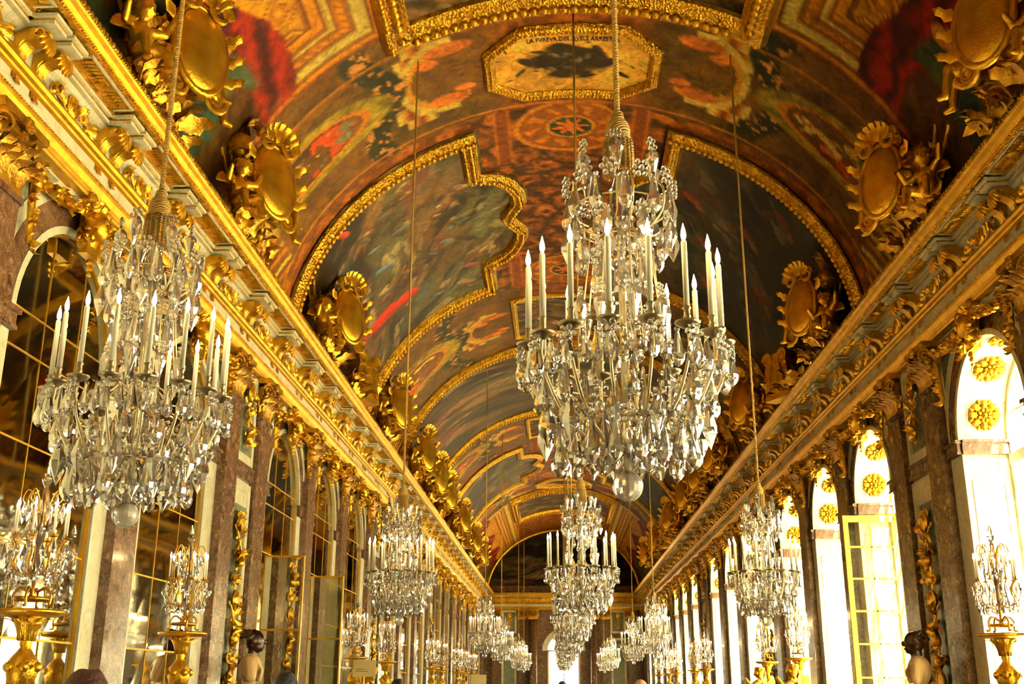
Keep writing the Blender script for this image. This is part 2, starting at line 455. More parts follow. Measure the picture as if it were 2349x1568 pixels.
YM = 35.7                                  # middle of the hall
def vault_colour(a, y):
    A = np.abs(a); q = np.where(y < YM, y, 2 * YM - y)
    side = np.sign(a)
    n1 = fbm(a * 1.3, y * 1.3, 3); n2 = fbm(a * 4, y * 4, 9); n3 = fbm(a * 9, y * 9, 5, 3)
    scroll = 0.5 + 0.5 * np.sin(7 * np.hypot(np.mod(A + 0.4, 0.9) - 0.45, np.mod(q, 1.1) - 0.55) * (1.6 + n1) + 9 * n2)
    col = C(96, 56, 18) + (C(176, 112, 32) - C(96, 56, 18)) * (scroll * n2 * 1.2)[..., None]
    def lay(mask, c):
        nonlocal col
        c = np.asarray(c)
        col = col * (1 - mask[..., None]) + (c if c.ndim > 1 else c[None]) * mask[..., None]
    def band(x, lo, hi, c, zone):
        lay(zone * smooth(lo - 0.02, lo + 0.02, x) * (1 - smooth(hi - 0.02, hi + 0.02, x)), c)
    one = np.ones_like(a)
    # garland ground between the framed pictures
    g = smooth(13.95, 14.15, q) * (1 - smooth(17.3, 17.5, q)) + smooth(26.3, 26.45, q) * (1 - smooth(31.4, 31.6, q))
    dk = C(58, 50, 20)[None] * (0.6 + n2)[..., None] + C(70, 34, 8)[None] * (n1 * 0.8)[..., None]
    lay(g * smooth(0.9, 1.6, A), dk)
    for qc in (15.75, 28.95):
        z = g * smooth(0, 0.1, 2.6 - np.abs(q - qc))
        # stepped marble architecture
        st = A + 0.45 * np.sign(q - qc) * np.floor((q - qc) * 2.2) * 0.35
        for k in range(2):
            o = 2.75 + 0.0 * k
            zz = z * smooth(0.45, 0.5, np.abs(q - qc)) * (1 - smooth(1.15, 1.2, np.abs(q - qc)))
            band(st, o, o + 0.16, C(206, 192, 128), zz); band(st, o + 0.16, o + 0.42, C(168, 108, 30), zz)
            band(st, o + 0.24, o + 0.32, C(110, 62, 18), zz); band(st, o + 0.42, o + 0.54, C(196, 184, 124), zz)
        # scrolled frame and putti
        rr = np.hypot((A - 2.15) * 1.0, (q - qc) * 0.8)
        band(rr, 0.62, 0.74, C(196, 150, 60), z * smooth(1.75, 1.8, A)); band(rr, 0.74, 0.86, C(206, 194, 134), z * smooth(1.95, 2.0, A))
        for (ca, cq, ra, rq) in ((2.05, -0.75, 0.42, 0.17), (2.2, 0.72, 0.4, 0.18), (1.85, 0.5, 0.2, 0.12), (2.45, -0.5, 0.2, 0.14)):
            e = np.hypot((A - ca + 0.3 * (q - qc - cq)) / ra, (q - qc - cq) / rq) + 0.5 * (n2 - 0.5)
            lay(z * (1 - smooth(0.8, 1.1, e)), C(196, 118, 62)[None] * (0.6 + 0.8 * n2)[..., None])
        # flower garland
        gl = np.abs(A - 3.35 - 0.25 * np.sin((q - qc) * 2.4 + side))
        fl = smooth(0.55, 0.7, n3)[..., None]
        lay(z * (1 - smooth(0.2, 0.32, gl)), C(40, 42, 22)[None] * (1 - fl) + C(190, 140, 96)[None] * fl)
        # oval medallion in a leafy border
        e = np.hypot((A - 4.85) / 1.12, (q - qc) / (0.46 if qc < 20 else 0.75))
        lay(z * (1 - smooth(1.45, 1.6, e)), C(150, 142, 52)[None] * (0.45 + 0.9 * n2)[..., None])
        lay(z * (1 - smooth(1.14, 1.18, e)), C(186, 124, 34))
        lay(z * (1 - smooth(1.0, 1.03, e)), C(104, 74, 34)[None] * (0.5 + 0.9 * n1)[..., None])
        hot = smooth(0.56, 0.62, fbm(a * 2.6, y * 3.5, 21)); lay(z * hot * (1 - smooth(0.85, 0.95, e)), C(196, 76, 34))
        cool = smooth(0.6, 0.66, fbm(a * 2.8, y * 3.4, 33)); lay(z * cool * (1 - smooth(0.85, 0.95, e)), C(110, 124, 122))
        pale = smooth(0.62, 0.68, fbm(a * 3.2, y * 4, 41)); lay(z * pale * (1 - smooth(0.85, 0.95, e)), C(206, 190, 130))
        # pale architecture near the cornice
        zz = z * smooth(6.0, 6.1, A)
        band(np.mod(A * 0.6 + np.abs(q - qc), 0.55), 0.0, 0.12, C(196, 182, 116), zz); band(np.mod(A * 0.6 + np.abs(q - qc), 0.55), 0.24, 0.36, C(176, 118, 32), zz)
    # coffered corner compartments beside the nearest picture
    d = np.minimum(A - 2.98, 13.95 - q)
    z = smooth(-0.02, 0.02, d) * (1 - smooth(14.0, 14.05, q))
    for lo, hi, c in ((0, .12, (196, 138, 36)), (.12, .18, (92, 54, 16)), (.18, .4, (196, 190, 130)), (.4, .46, (96, 60, 20)), (.46, .62, (190, 132, 36)), (.62, .68, (120, 74, 22)), (.68, .78, (206, 196, 136)), (.78, .84, (110, 66, 20)), (.84, 1.02, (196, 140, 40)), (1.02, 1.08, (96, 56, 18))):
        band(d, lo, hi, C(*c), z)
    band(np.mod((A + q) * 6, 1), 0.0, 0.45, C(132, 84, 24), z * smooth(.46, .48, d) * (1 - smooth(.6, .62, d)) * 0.7)
    fz = z * smooth(1.08, 1.1, d)
    lay(fz, C(196, 152, 44)[None] * (0.75 + 0.4 * n2)[..., None])
    cu = np.mod(A - 4.0, 0.74) - 0.37; cv = np.mod(q + 0.37 * np.floor((A - 4.0) / 0.74) , 0.74) - 0.37
    oc = np.maximum(np.maximum(np.abs(cu), np.abs(cv)), (np.abs(cu) + np.abs(cv)) * 0.74)
    for lo, hi, c in ((.25, .30, (120, 76, 20)), (.19, .25, (206, 160, 50)), (.15, .19, (120, 76, 20)), (0, .15, (170, 116, 32)), (0, .06, (214, 170, 60))):
        band(oc, lo, hi, C(*c), fz)
    # crimson hanging and figures
    edge = 4.75 + 0.32 * np.sin(q * 1.15 + 2.2) + 0.25 * (n1 - 0.5) + 0.5 * smooth(12.0, 9.5, q) * 0
    fold = 0.6 + 0.4 * np.sin(A * 9 - q * 3 + 9 * n1 + 3 * n2)
    zz = (1 - smooth(13.9, 14.2, q + 0.4 * n2)) * smooth(edge - 0.03, edge + 0.03, A)
    lay(zz, C(118, 30, 8)[None] * (0.3 + 0.9 * fold)[..., None])
    lay(zz * smooth(edge + 0.75, edge + 1.0, A + 0.6 * (n1 - .5)), C(80, 58, 26)[None] * (0.5 + n2)[..., None])
    bl = smooth(0.55, 0.6, fbm(a * 0.9, y * 0.9, 51)); lay(zz * bl * smooth(edge + 0.5, edge + 0.7, A), C(58, 78, 74)[None] * (0.6 + 0.8 * n2)[..., None])
    e = np.hypot((A - 5.75) / 0.5, (q - 11.8) / 0.28) + 0.6 * (n2 - .5); lay(zz * (1 - smooth(.8, 1.05, e)), C(206, 150, 96)[None] * (0.7 + 0.6 * n2)[..., None])
    e = np.hypot((A - 5.3) / 0.2, (q - 11.9) / 0.16); lay(zz * (1 - smooth(.85, 1.0, e)), C(196, 136, 84))
    e = np.hypot((A - 6.2) / 0.6, (q - 12.3) / 0.4) + 0.6 * (n2 - .5); lay(zz * (1 - smooth(.8, 1.05, e)), C(40, 66, 76)[None] * (0.6 + 0.8 * n2)[..., None])
    # the arabesque strip along the crown
    zs = smooth(17.35, 17.45, q) * (1 - smooth(26.3, 26.45, q)) * (1 - smooth(1.9, 2.0, A))
    lay(zs, C(120, 74, 26)[None] * (0.45 + 1.5 * scroll * n2)[..., None] + C(26, 12, 4)[None] * (n1 * 0.5)[..., None])
    for lo, hi, c in ((1.12, 1.17, (186, 122, 36)), (1.17, 1.42, (120, 64, 26)), (1.42, 1.47, (186, 122, 36))):
        band(A, lo, hi, C(*c), zs * (1 - smooth(19.4, 19.5, q)) + zs * smooth(24.3, 24.4, q))
    for qc in (18.22, 25.55):
        rr = np.hypot(a / 1.12, (q - qc))
        ang = np.arctan2(q - qc, a)
        zr = smooth(17.3, 17.4, q) * (1 - smooth(26.3, 26.4, q))
        band(rr, 0.86, 0.96, C(196, 134, 40), zr); band(rr, 0.42, 0.86, C(136, 80, 26), zr)
        band(rr, 0.5, 0.78, C(196, 128, 40), zr * smooth(0.1, 0.6, np.sin(ang * 11 + 6 * rr + 5 * n2)))
        band(rr, 0.36, 0.42, C(206, 150, 50), zr); band(rr, -0.1, 0.36, C(44, 62, 46), zr)
        band(rr + 0.12 * np.sin(ang * 8), -0.2, 0.2, C(214, 120, 40), zr)
    lay(smooth(0.05, 0.1, 0.1 - np.abs(q - 17.28)) + smooth(0.05, 0.1, 0.1 - np.abs(q - 14.62)), C(190, 126, 38))
    return lin(col * np.array([1.04, .9, .52]))

def grid_T(av, yv, h=0.0):
    Ag, Yg = np.meshgrid(av, yv)
    V = vault(Ag.ravel(), Yg.ravel(), h)
    n, m = len(av), len(yv)
    i = np.arange(n - 1)[None, :] + n * np.arange(m - 1)[:, None]
    F = np.stack([i, i + 1, i + n + 1, i + n], -1).reshape(-1, 4)
    return V, F.tolist(), Ag.ravel(), Yg.ravel()
av = np.linspace(-AMAX, AMAX, 281)
yv = np.concatenate([np.arange(Y0 - 0.1, 8, 0.5), np.arange(8, 32, 0.055), np.arange(32, Y1 + 0.3, 0.12)])
V, F, Ag, Yg = grid_T(av, yv)
ceiling = put('ceiling', mesh('ceiling', (V, F), 'fresco', True, vault_colour(Ag, Yg)))
struct(ceiling, 'painted barrel vault of brown, ochre and crimson decoration above the hall')

FR_PROF = [(0, 0.0), (0, 0.06), (0.05, 0.09), (0.09, 0.15), (0.17, 0.17), (0.24, 0.13), (0.30, 0.11), (0.34, 0.0)]
def densify(pts, closed, step=0.14):
    P = []
    m = len(pts)
    for k in range(m if closed else m - 1):
        p, q = np.array(pts[k], float), np.array(pts[(k + 1) % m], float)
        c = max(1, int(np.linalg.norm(q - p) / step))
        for i in range(c):
            P.append(p + (q - p) * i / c)
    if not closed: P.append(np.array(pts[-1], float))
    return np.array(P)
def sweep(pts, closed, prof, sc=1.0, flip=1.0, mapf=vault, step=0.14):
    P = densify(pts, closed, step)
    T = np.roll(P, -1, 0) - P
    if not closed: T[-1] = T[-2]
    T /= np.linalg.norm(T, axis=1)[:, None] + 1e-12
    Tp = np.roll(T, 1, 0)
    if not closed: Tp[0] = T[0]
    N1 = np.stack([T[:, 1], -T[:, 0]], 1); N0 = np.stack([Tp[:, 1], -Tp[:, 0]], 1)
    Mi = N0 + N1
    Mi /= (1 + (N0 * N1).sum(1))[:, None].clip(0.3)
    n = len(prof); V = []; F = []
    for o, h in prof:
        Q = P + Mi * (o * sc * flip)
        V.append(mapf(Q[:, 0], Q[:, 1], h * sc + 0.012))
    V = np.stack(V, 1).reshape(-1, 3); m = len(P)
    for k in range(m if closed else m - 1):
        k2 = (k + 1) % m
        for i in range(n - 1):
            F.append((k * n + i, k2 * n + i, k2 * n + i + 1, k * n + i + 1))
        F.append((k * n + n - 1, k2 * n + n - 1, k2 * n, k * n))
    return (V, F), P, Mi
def eggs(P, Mi, closed, o, h, r, gap, flip=1.0, mapf=vault, squash=1.5):
    seg = np.linalg.norm(np.diff(P, axis=0), axis=1); L = np.concatenate([[0], np.cumsum(seg)])
    k = int(L[-1] / gap)
    out = []
    B = ball(r, 6, 4)
    for i in range(k):
        t = (i + 0.5) * gap
        j = min(np.searchsorted(L, t) - 1, len(P) - 2); f = (t - L[j]) / seg[j]
        p = P[j] * (1 - f) + P[j + 1] * f + Mi[j] * o * flip
        c = mapf(np.array([p[0]]), np.array([p[1]]), h)[0]
        out.append((B[0] * np.array([1, 1, 1]) + c, B[1]))
    return join(out)

def painting(name, label, av, yv, img, clip=None):
    root = empty(name)
    tag(root, label, 'painting')
    V, F, Ag, Yg = grid_T(av, yv, 0.025)
    u = (Ag - av[0]) / (av[-1] - av[0]); v = (Yg - yv[0]) / (yv[-1] - yv[0])
    if clip is not None:
        keep = clip(Ag, Yg)
        F = [f for f in F if keep[f[0]] and keep[f[1]] and keep[f[2]] and keep[f[3]]]
        used = np.unique(np.array(F).ravel()); mp = -np.ones(len(V), int); mp[used] = np.arange(len(used))
        F = [tuple(mp[list(f)]) for f in F]; V = V[used]; u = u[used]; v = v[used]
    put('canvas', mesh('canvas', (V, F), 'paint', True, lin(sample(img, u, v))), root)
    return root
def add_frame(root, pts, closed, sc=1.0, flip=1.0, egg=True, mat='gold', prof=FR_PROF):
    T, P, Mi = sweep(pts, closed, prof, sc, flip)
    put('frame', mesh('frame', T, 'gold_relief', 2), root)
    if egg:
        E1 = eggs(P, Mi, closed, 0.15 * sc, 0.175 * sc, 0.06 * sc, 0.115 * sc, flip)
        E2 = eggs(P, Mi, closed, 0.27 * sc, 0.125 * sc, 0.036 * sc, 0.075 * sc, flip)
        o = put('egg_moulding', mesh('egg_moulding', join([E1, E2]), mat, True), root); o['kind'] = 'stuff'

SKYP = [C(120, 116, 78), C(96, 98, 74), C(132, 122, 76), C(84, 78, 44)]
FIGP = [C(70, 44, 18), C(96, 60, 24), C(150, 96, 46), C(196, 150, 92), C(130, 60, 24), C(74, 70, 40), C(52, 34, 14), C(110, 86, 44), C(206, 176, 120), C(84, 92, 84)]
def mirror_y(v): return 2 * YM - v
def painterly(w, h, seed, tone, sky, ang=-0.75, blobs=()):
    """soft slanting passages of umber, olive, flesh and sky, laid over each other like a ceiling sketch"""
    v, u = np.mgrid[0:h, 0:w].astype(float); u /= w; v /= h
    wu, wv = u + .16 * (fbm(u * 4, v * 4, seed) - .5), v + .16 * (fbm(u * 4, v * 4, seed + 5) - .5)
    ca, sa = math.cos(ang), math.sin(ang)
    p, q = wu * ca + wv * sa, -wu * sa + wv * ca
    n0 = fbm(p * 4, q * 13, seed + 1, 5); n1 = fbm(p * 9, q * 26, seed + 2, 4); n2 = fbm(p * 3 + 7, q * 6, seed + 3, 4)
    t = np.clip(1.0 * (n0 - .5) + .25 * (n1 - .5) + .14 + .6 * sky(u, v) + .6 * (n2 - .5), 0, 1)
    stops = [0, .22, .42, .6, .8, 1.0]
    pal = np.array([C(30, 20, 6), C(58, 38, 12), C(88, 62, 22), C(108, 90, 40), C(122, 114, 66), C(146, 138, 88)])
    img = np.stack([np.interp(t, stops, pal[:, k]) for k in range(3)], -1)
    def over(f0, f1, sd, lo, hi, c, al, zone=1.0):
        m = smooth(lo, hi, fbm(p * f0, q * f1, sd, 4) + .06 * (n1 - .5)) * al * zone
        sh = (.65 + .7 * n1)[..., None]
        return img * (1 - m[..., None]) + C(*c)[None, None] * sh * m[..., None]
    low = 1 - smooth(.55, .95, u if sky is None else sky(u, v))
    img = over(4, 10, seed + 11, .58, .72, (138, 54, 18), .7); img = over(4, 9, seed + 12, .62, .76, (84, 92, 82), .6)
    img = over(5, 12, seed + 14, .56, .7, (36, 24, 8), .8); img = over(5, 11, seed + 13, .6, .72, (176, 126, 70), .75)
    img = over(8, 18, seed + 15, .65, .73, (206, 172, 112), .7); img = over(4, 9, seed + 16, .6, .74, (150, 98, 36), .6)
    img = img * tone
    return strokes(w, h, seed, lambda a, b: img, [C(0, 0, 0)], 0, blobs=blobs) if len(blobs) else np.clip(img, 0, 1)
def side_picture(seed, tone, extra):
    return painterly(360, 420, seed, tone, lambda u, v: smooth(.1, .95, u), -0.9, extra)
A_IN = a_of_x(1.8)
NOTCH = [(A_IN, 17.85), (A_IN, 19.5), (1.42, 19.72), (1.12, 20.15), (0.95, 20.7), (0.93, 21.2), (1.14, 21.7), (1.2, 21.9), (1.14, 22.1), (0.93, 22.6), (0.95, 23.1), (1.12, 23.65), (1.42, 24.08), (A_IN, 24.3), (A_IN, 26.0)]
NY = np.array([p[1] for p in NOTCH]); NA = np.array([p[0] for p in NOTCH])
pic_text = {(-1, 0): 'large framed battle picture with a red banner on the left of the vault, nearer one',
            (1, 0): 'large framed battle picture, painted darker for shade, on the right of the vault, nearer one',
            (-1, 1): 'framed picture with curved inner edge on the left of the vault, farther one',
            (1, 1): 'framed picture with curved inner edge, painted darker for shade, on the right of the vault, farther one'}
for far in (0, 1):
    for s in (-1, 1):
        ex = []
        def blob(x, y, r, asp, ang, col, al=0.9):
            a = abs(a_of_x(x)); u = (AMAX - a) / (AMAX - 0.8)
            ex.append((u, (y - 17.8) / 8.3, r, asp, ang, C(*col), al))
        if s < 0 and not far:
            blob(4.3, 23.4, .095, .42, 0.1, (186, 34, 8), 1.0); blob(3.8, 23.5, .06, .55, 0.1, (200, 40, 10), 1.0); blob(4.75, 23.2, .05, .6, .1, (150, 28, 8), 1.0); blob(4.4, 23.75, .06, .3, .1, (60, 30, 10), .8)
            blob(4.3, 18.6, .035, .4, .9, (200, 66, 24)); blob(4.6, 18.2, .03, .5, .5, (176, 66, 24))
            blob(3.95, 21.3, .05, .25, .4, (84, 104, 128)); blob(4.0, 20.2, .03, .3, .3, (96, 110, 120))
            rf = random.Random(31)
            for (x, y) in ((2.6, 20.4), (2.3, 21.2), (2.2, 23.2), (2.9, 22.2), (3.5, 22.5), (3.4, 20.2), (2.5, 24.9), (1.95, 24.8), (3.1, 24.4), (2.1, 19.6), (3.9, 19.4), (4.4, 21.6), (4.1, 22.4), (3.3, 18.9)):
                g0 = rf.uniform(-.3, 1.0)
                blob(x + .1, y + .12, .05, .45, g0, (62, 44, 18), .7)
                for _ in range(7):
                    cc = rf.choice([(176, 132, 80), (196, 158, 104), (150, 100, 50), (120, 58, 28), (84, 60, 26), (96, 104, 96), (140, 118, 66), (60, 40, 16)])
                    blob(x + rf.uniform(-.22, .22), y + rf.uniform(-.25, .25), rf.uniform(.01, .03), rf.uniform(.3, .7), g0 + rf.uniform(-.8, .8), cc, rf.uniform(.5, .85))
            blob(2.35, 23.9, .04, .4, .4, (150, 70, 60)); blob(2.2, 20.2, .06, .3, .6, (64, 48, 26)); blob(2.3, 22.3, .06, .3, .8, (60, 46, 22))
        if s > 0:
            for (x, y) in ((2.5, 20.2), (4.0, 19.0), (3.6, 20.5), (3.0, 22), (4.2, 22.5), (3.3, 24)):
                blob(x, y, .04, .55, 2.4, (120, 40, 14), .8); blob(x + .2, y + .3, .03, .5, 2.2, (130, 76, 36), .7); blob(x - .2, y + .2, .03, .6, 1.2, (70, 40, 16), .7)
        img = side_picture(40 + 7 * far + s, .72 if s < 0 else 0.45, ex)  # right-hand pictures toned down: the shade on that side is painted in
        aa = np.linspace(-AMAX, -0.8, 190) if s < 0 else np.linspace(0.8, AMAX, 190)
        im = img if s < 0 else img[:, ::-1]
        ya, yb = 17.8, 26.1
        if far: ya, yb = mirror_y(26.1), mirror_y(17.8)
        def clip(a, y):
            q = y if not far else mirror_y(y)
            return (np.abs(a) > np.interp(q, NY, NA) - 0.06)
        root = painting('ceiling_painting', pic_text[(s, far)], aa, np.linspace(ya, yb, 250 if not far else 140), im, clip)
        pts = [(s * (AMAX - 0.25), 17.85)] + [(s * p, q) for p, q in NOTCH] + [(s * (AMAX - 0.25), 26.0)]
        if far: pts = [(p, mirror_y(q)) for p, q in pts]
        add_frame(root, pts, False, 1.0, s * (1 if not far else -1), egg=not far)
# the picture over the middle of the hall, right across the vault
def base_c(u, v):
    t = smooth(0.25, 0.5, 0.5 - np.abs(u - 0.5) + 0.2 * (fbm(u * 4, v * 4, 77) - 0.5))[..., None]
    return C(74, 56, 24) * (1 - t) + C(128, 118, 74) * t
img = painterly(420, 260, 77, .75, lambda u, v: 1 - np.abs(u - .5) * 2, .5)
root = painting('ceiling_painting', 'wide picture stretched across the whole vault over the middle of the hall', np.linspace(-AMAX, AMAX, 300), np.linspace(31.75, 39.65, 140), img)
add_frame(root, [(-AMAX + .25, 31.8), (AMAX - .25, 31.8)], False, 1.0, 1.0, True)
add_frame(root, [(-AMAX + .25, 39.6), (AMAX - .25, 39.6)], False, 1.0, -1.0, True)
# the big picture over the viewer
aB = a_of_x(2.5)
for far in (0, 1):
    ya, yb = (7.4, 13.92) if not far else (mirror_y(13.92), mirror_y(7.4))
    img = painterly(260, 300, 91 + far, .8, lambda u, v: .4 + 0 * u, .4)
    root = painting('ceiling_painting', ['dark picture in a heavy egg-moulded gilt frame at the top edge', 'framed picture on the crown of the vault near the far end'][far], np.linspace(-aB, aB, 110), np.linspace(ya, yb, 120), img)
    add_frame(root, [(-aB, ya), (aB, ya), (aB, yb), (-aB, yb)], True, 1.4, 1.0, True)
# octagonal panels and framed panels on the crown
def octagon(x, ya, yb, c):
    yc = (ya + yb) / 2; h = (yb - ya) / 2; k = 0.48
    return [(-x, yc - h * k), (-x * 0.62, ya), (x * 0.62, ya), (x, yc - h * k), (x, yc + h * k), (x * 0.62, yb), (-x * 0.62, yb), (-x, yc + h * k)]
for far in (0, 1):
    ya, yb = 15.08, 16.84
    if far: ya, yb = mirror_y(16.84), mirror_y(15.08)
    xo = 1.3
    def base_o(u, v):
        e = np.hypot((u - 0.5) / 0.26, (v - 0.48) / 0.26) + 0.9 * (fbm(u * 5, v * 5, 13) - 0.5)
        t = smooth(0.8, 1.1, e)[..., None]
        return C(50, 34, 12) * (1 - t) + C(250, 178, 60) * t
    bl = [(0.5 + 0.3 * (random.random() - .5), 0.5 + 0.3 * (random.random() - .5), .05, .5, random.uniform(0, 3), C(120, 112, 84), .6) for _ in range(12)]
    bl += [(x_, y_, r_, a_, g_, C(46, 32, 12), .95) for x_, y_, r_, a_, g_ in ((.2, .45, .09, .5, .9), (.16, .62, .07, .3, 2.2), (.28, .3, .06, .4, .2), (.72, .5, .12, .5, -.5), (.82, .68, .08, .35, .6), (.66, .3, .08, .5, 1.2), (.42, .72, .09, .3, .2), (.6, .74, .08, .25, -.3), (.36, .5, .1, .6, 0))]
    img = strokes(200, 150, 15, base_o, [C(50, 34, 12), C(190, 120, 36), C(60, 40, 16)], 40, (0.01, 0.04), 0.2, bl)
    oc = octagon(xo, ya, yb, 0)
    def clip(a, y):
        A = np.abs(a); yc = (ya + yb) / 2; h = (yb - ya) / 2
        lim = np.interp(np.abs(y - yc), [0, h * 0.48, h], [xo, xo, xo * 0.62])
        return A < lim + 0.03
    root = painting('octagonal_panel', ['octagonal gilt-framed panel of dark struggling figures on gold, with a title, above the chandelier', 'small octagonal framed panel far down the crown of the vault'][far], np.linspace(-xo, xo, 110), np.linspace(ya, yb, 80), img, clip)
    add_frame(root, oc, True, 0.62, 1.0, not far)
    if not far:
        cu = bpy.data.curves.new('title_text', 'FONT'); cu.body = 'LA FVREVR DES DVELS ARRESTEE'; cu.size = 0.165; cu.align_x = 'CENTER'; cu.extrude = 0.004
        cu.fill_mode = 'BOTH'
        tmp = bpy.data.objects.new('title_text', cu); COL.objects.link(tmp)
        dg = bpy.context.evaluated_depsgraph_get()
        tm = bpy.data.meshes.new_from_object(tmp.evaluated_get(dg)); bpy.data.objects.remove(tmp)
        co = np.zeros(len(tm.vertices) * 3); tm.vertices.foreach_get('co', co); co = co.reshape(-1, 3)
        wx = co[:, 0].max() - co[:, 0].min(); k = 1.5 / wx
        # read from below with the far end of the hall at the foot of the letters
        Pn = vault(co[:, 0] * k, 15.32 - co[:, 1] * 1.0, 0.032 + co[:, 2])
        tm.vertices.foreach_set('co', Pn.ravel()); tm.materials.clear(); tm.materials.append(simple('title_paint', srgb(46, 24, 8), 0.6))
        tm.name = 'title_lettering'
        put('title_lettering', tm, root, label='dark painted capitals along the near edge')
    ya, yb = 27.45, 30.4
    if far: ya, yb = mirror_y(30.4), mirror_y(27.45)
    img = painterly(160, 160, 25, 1.0, lambda u, v: .4 + 0 * u, .3)
    root = painting('crown_panel', ['square gilt-framed panel on the crown of the vault beyond the chandelier', 'square framed panel on the crown far down the vault'][far], np.linspace(-1.4, 1.4, 60), np.linspace(ya, yb, 60), img)
    add_frame(root, [(-1.4, ya), (1.4, ya), (1.4, yb), (-1.4, yb)], True, 0.5, 1.0, False)

# ------------------------------------------------------------------ floor, ground, end walls
floor = struct(obj('floor', box(-HW, HW + 0.9, Y0, Y1, -0.2, 0), 'wood'), 'oak parquet floor')
NARC = 20
def arch_wall(s):
    # wall face with arched openings, between z 0 and 6.6, with reveals
    V = []; F = []
    x = s * HW; xo = s * (HW + (REV if s > 0 else 0.075)); top = 6.7
    def q(*pts):
        i = len(V); V.extend(pts); F.append(tuple(range(i, i + len(pts))))
    edges = [Y0] + [(ARCHES[k] + ARCHES[k + 1]) / 2 for k in range(len(ARCHES) - 1)] + [Y1]
    for k, c in enumerate(ARCHES):
        e0, e1 = edges[k], edges[k + 1]
        q((x, e0, 0), (x, c - AR, 0), (x, c - AR, top), (x, e0, top))
        q((x, c + AR, 0), (x, e1, 0), (x, e1, top), (x, c + AR, top))
        prev = None
        for i in range(NARC + 1):
            a = PI - PI * i / NARC
            p = (c + AR * math.cos(a), SPR + AR * math.sin(a))
            if prev is not None:
                q((x, prev[0], prev[1]), (x, p[0], p[1]), (x, p[0], top), (x, prev[0], top))
                q((x, prev[0], prev[1]), (xo, prev[0], prev[1]), (xo, p[0], p[1]), (x, p[0], p[1]))
            prev = p
        for yy in (c - AR, c + AR):
            q((x, yy, 0), (xo, yy, 0), (xo, yy, SPR), (x, yy, SPR))
    # back face so the wall is solid
    xb = s * (HW + REV + 0.1) if s > 0 else s * (HW + 0.4)
    if s < 0:
        q((xb, Y0, 0), (xb, Y1, 0), (xb, Y1, 8.2), (xb, Y0, 8.2))
    else:
        for k, c in enumerate(ARCHES):
            e0, e1 = edges[k], edges[k + 1]
            q((xo, e0, 0), (xo, c - AR, 0), (xo, c - AR, top), (xo, e0, top)); q((xo, c + AR, 0), (xo, e1, 0), (xo, e1, top), (xo, c + AR, top))
            prev = None
            for i in range(NARC + 1):
                a = PI - PI * i / NARC
                p = (c + AR * math.cos(a), SPR + AR * math.sin(a))
                if prev is not None:
                    q((xo, prev[0], prev[1]), (xo, p[0], p[1]), (xo, p[0], top), (xo, prev[0], top))
                prev = p
    q((x, Y0, top), (x, Y1, top), (x, Y1, 8.2), (x, Y0, 8.2))
    if s > 0: q((xo, Y0, top), (xo, Y1, top), (xo, Y1, 8.2), (xo, Y0, 8.2))
    return np.array(V, float), F
wall = {}
wall[-1] = struct(obj('wall_left', arch_wall(-1), 'white'), 'marble wall with arched mirrors, left side')
wall[1] = struct(obj('wall_right', arch_wall(1), 'white'), 'marble wall with arched windows, right side')
wb = struct(obj('wall_back', box(-HW - .4, HW + .85, Y0 - 0.3, Y0, 0, 12.0), 'white'), 'marble wall behind the viewer')

# ------------------------------------------------------------------ ornaments shared by both long walls (local x along wall, y out, z up)
L1_ = leaf(0.24, 0.17, 0.10, 0.10); L2_ = leaf(0.40, 0.17, 0.13, 0.12); LS = leaf(0.16, 0.09, 0.06, 0.05)
def capital_T():
    T = [prism([(-.29, 0), (.29, 0), (.31, .05), (.29, .1), (.31, .5), (-.31, .5), (-.29, .1), (-.31, .05)], 0.0, 0.13)]
    for i in range(4):
        T.append(xf(L1_, (-.225 + .15 * i, .12, .05)))
    for i in range(3):
        T.append(xf(L2_, (-.15 + .15 * i, .12, .07)))
    for sx in (-1, 1):
        T.append(xf(L2_, (sx * .29, .10, .07), (0, 0, -sx * .5)))
        sp = spiral(.105, .02, 1.6, .028, 20)
        T.append(xf(sp, (sx * .28, .2, .44), (0, 0, -sx * .6), (sx, 1, 1)))
        T.append(xf(sp, (sx * .09, .19, .46), (0, 0, 0), (-sx * .7, .8, .7)))
        T.append(xf(leaf(.2, .1, .08, .05), (sx * .16, .14, .3), (0, sx * .5, 0)))
    T.append(prism([(-.4, .54), (.4, .54), (.42, .58), (.42, .62), (-.42, .62), (-.42, .58)], 0.0, 0.26))
    for i in range(6):
        a = i * PI / 3
        T.append(xf(ball(.035, 6, 4), (.05 * math.cos(a), .27, .55 + .05 * math.sin(a))))
    T.append(xf(ball(.03, 6, 4), (0, .29, .55)))
    for sx in (-1, 1):
        for i in range(4):
            T.append(xf(LS, (sx * (.33 - .02 * i), .2 - .03 * i, .3 - .06 * i), (-.2, sx * .6, -sx * .6)))
    return join(T)
me_cap = mesh('capital', capital_T(), 'gold_old', 2)
me_pil = mesh('pilaster', join([box(-.31, .31, 0, .12, .55, 5.84), box(-.36, .36, 0, .17, 0, .35), box(-.345, .345, 0, .155, .35, .45), box(-.33, .33, 0, .14, .45, .55), box(-.335, .335, 0, .145, 5.76, 5.82)]), 'brown')
me_imp = mesh('impost', join([box(0, .42, 0, .055, SPR - .2, SPR - .05), box(-.03, .42, 0, .085, SPR - .05, SPR), box(-.015, .42, 0, .068, SPR - .2, SPR - .165)]), 'brown')
me_ringb = mesh('archivolt_brown', ring(1.2, 1.46, 0, PI, 24, 0, .018, SPR), 'brown')
me_ringw = mesh('archivolt_white', ring(1.12, 1.2, 0, PI, 24, 0, .028, SPR), 'white')
me_ringo = mesh('archivolt_rim', ring(1.46, 1.6, 0.35, PI - .35, 20, 0, .028, SPR), 'white')
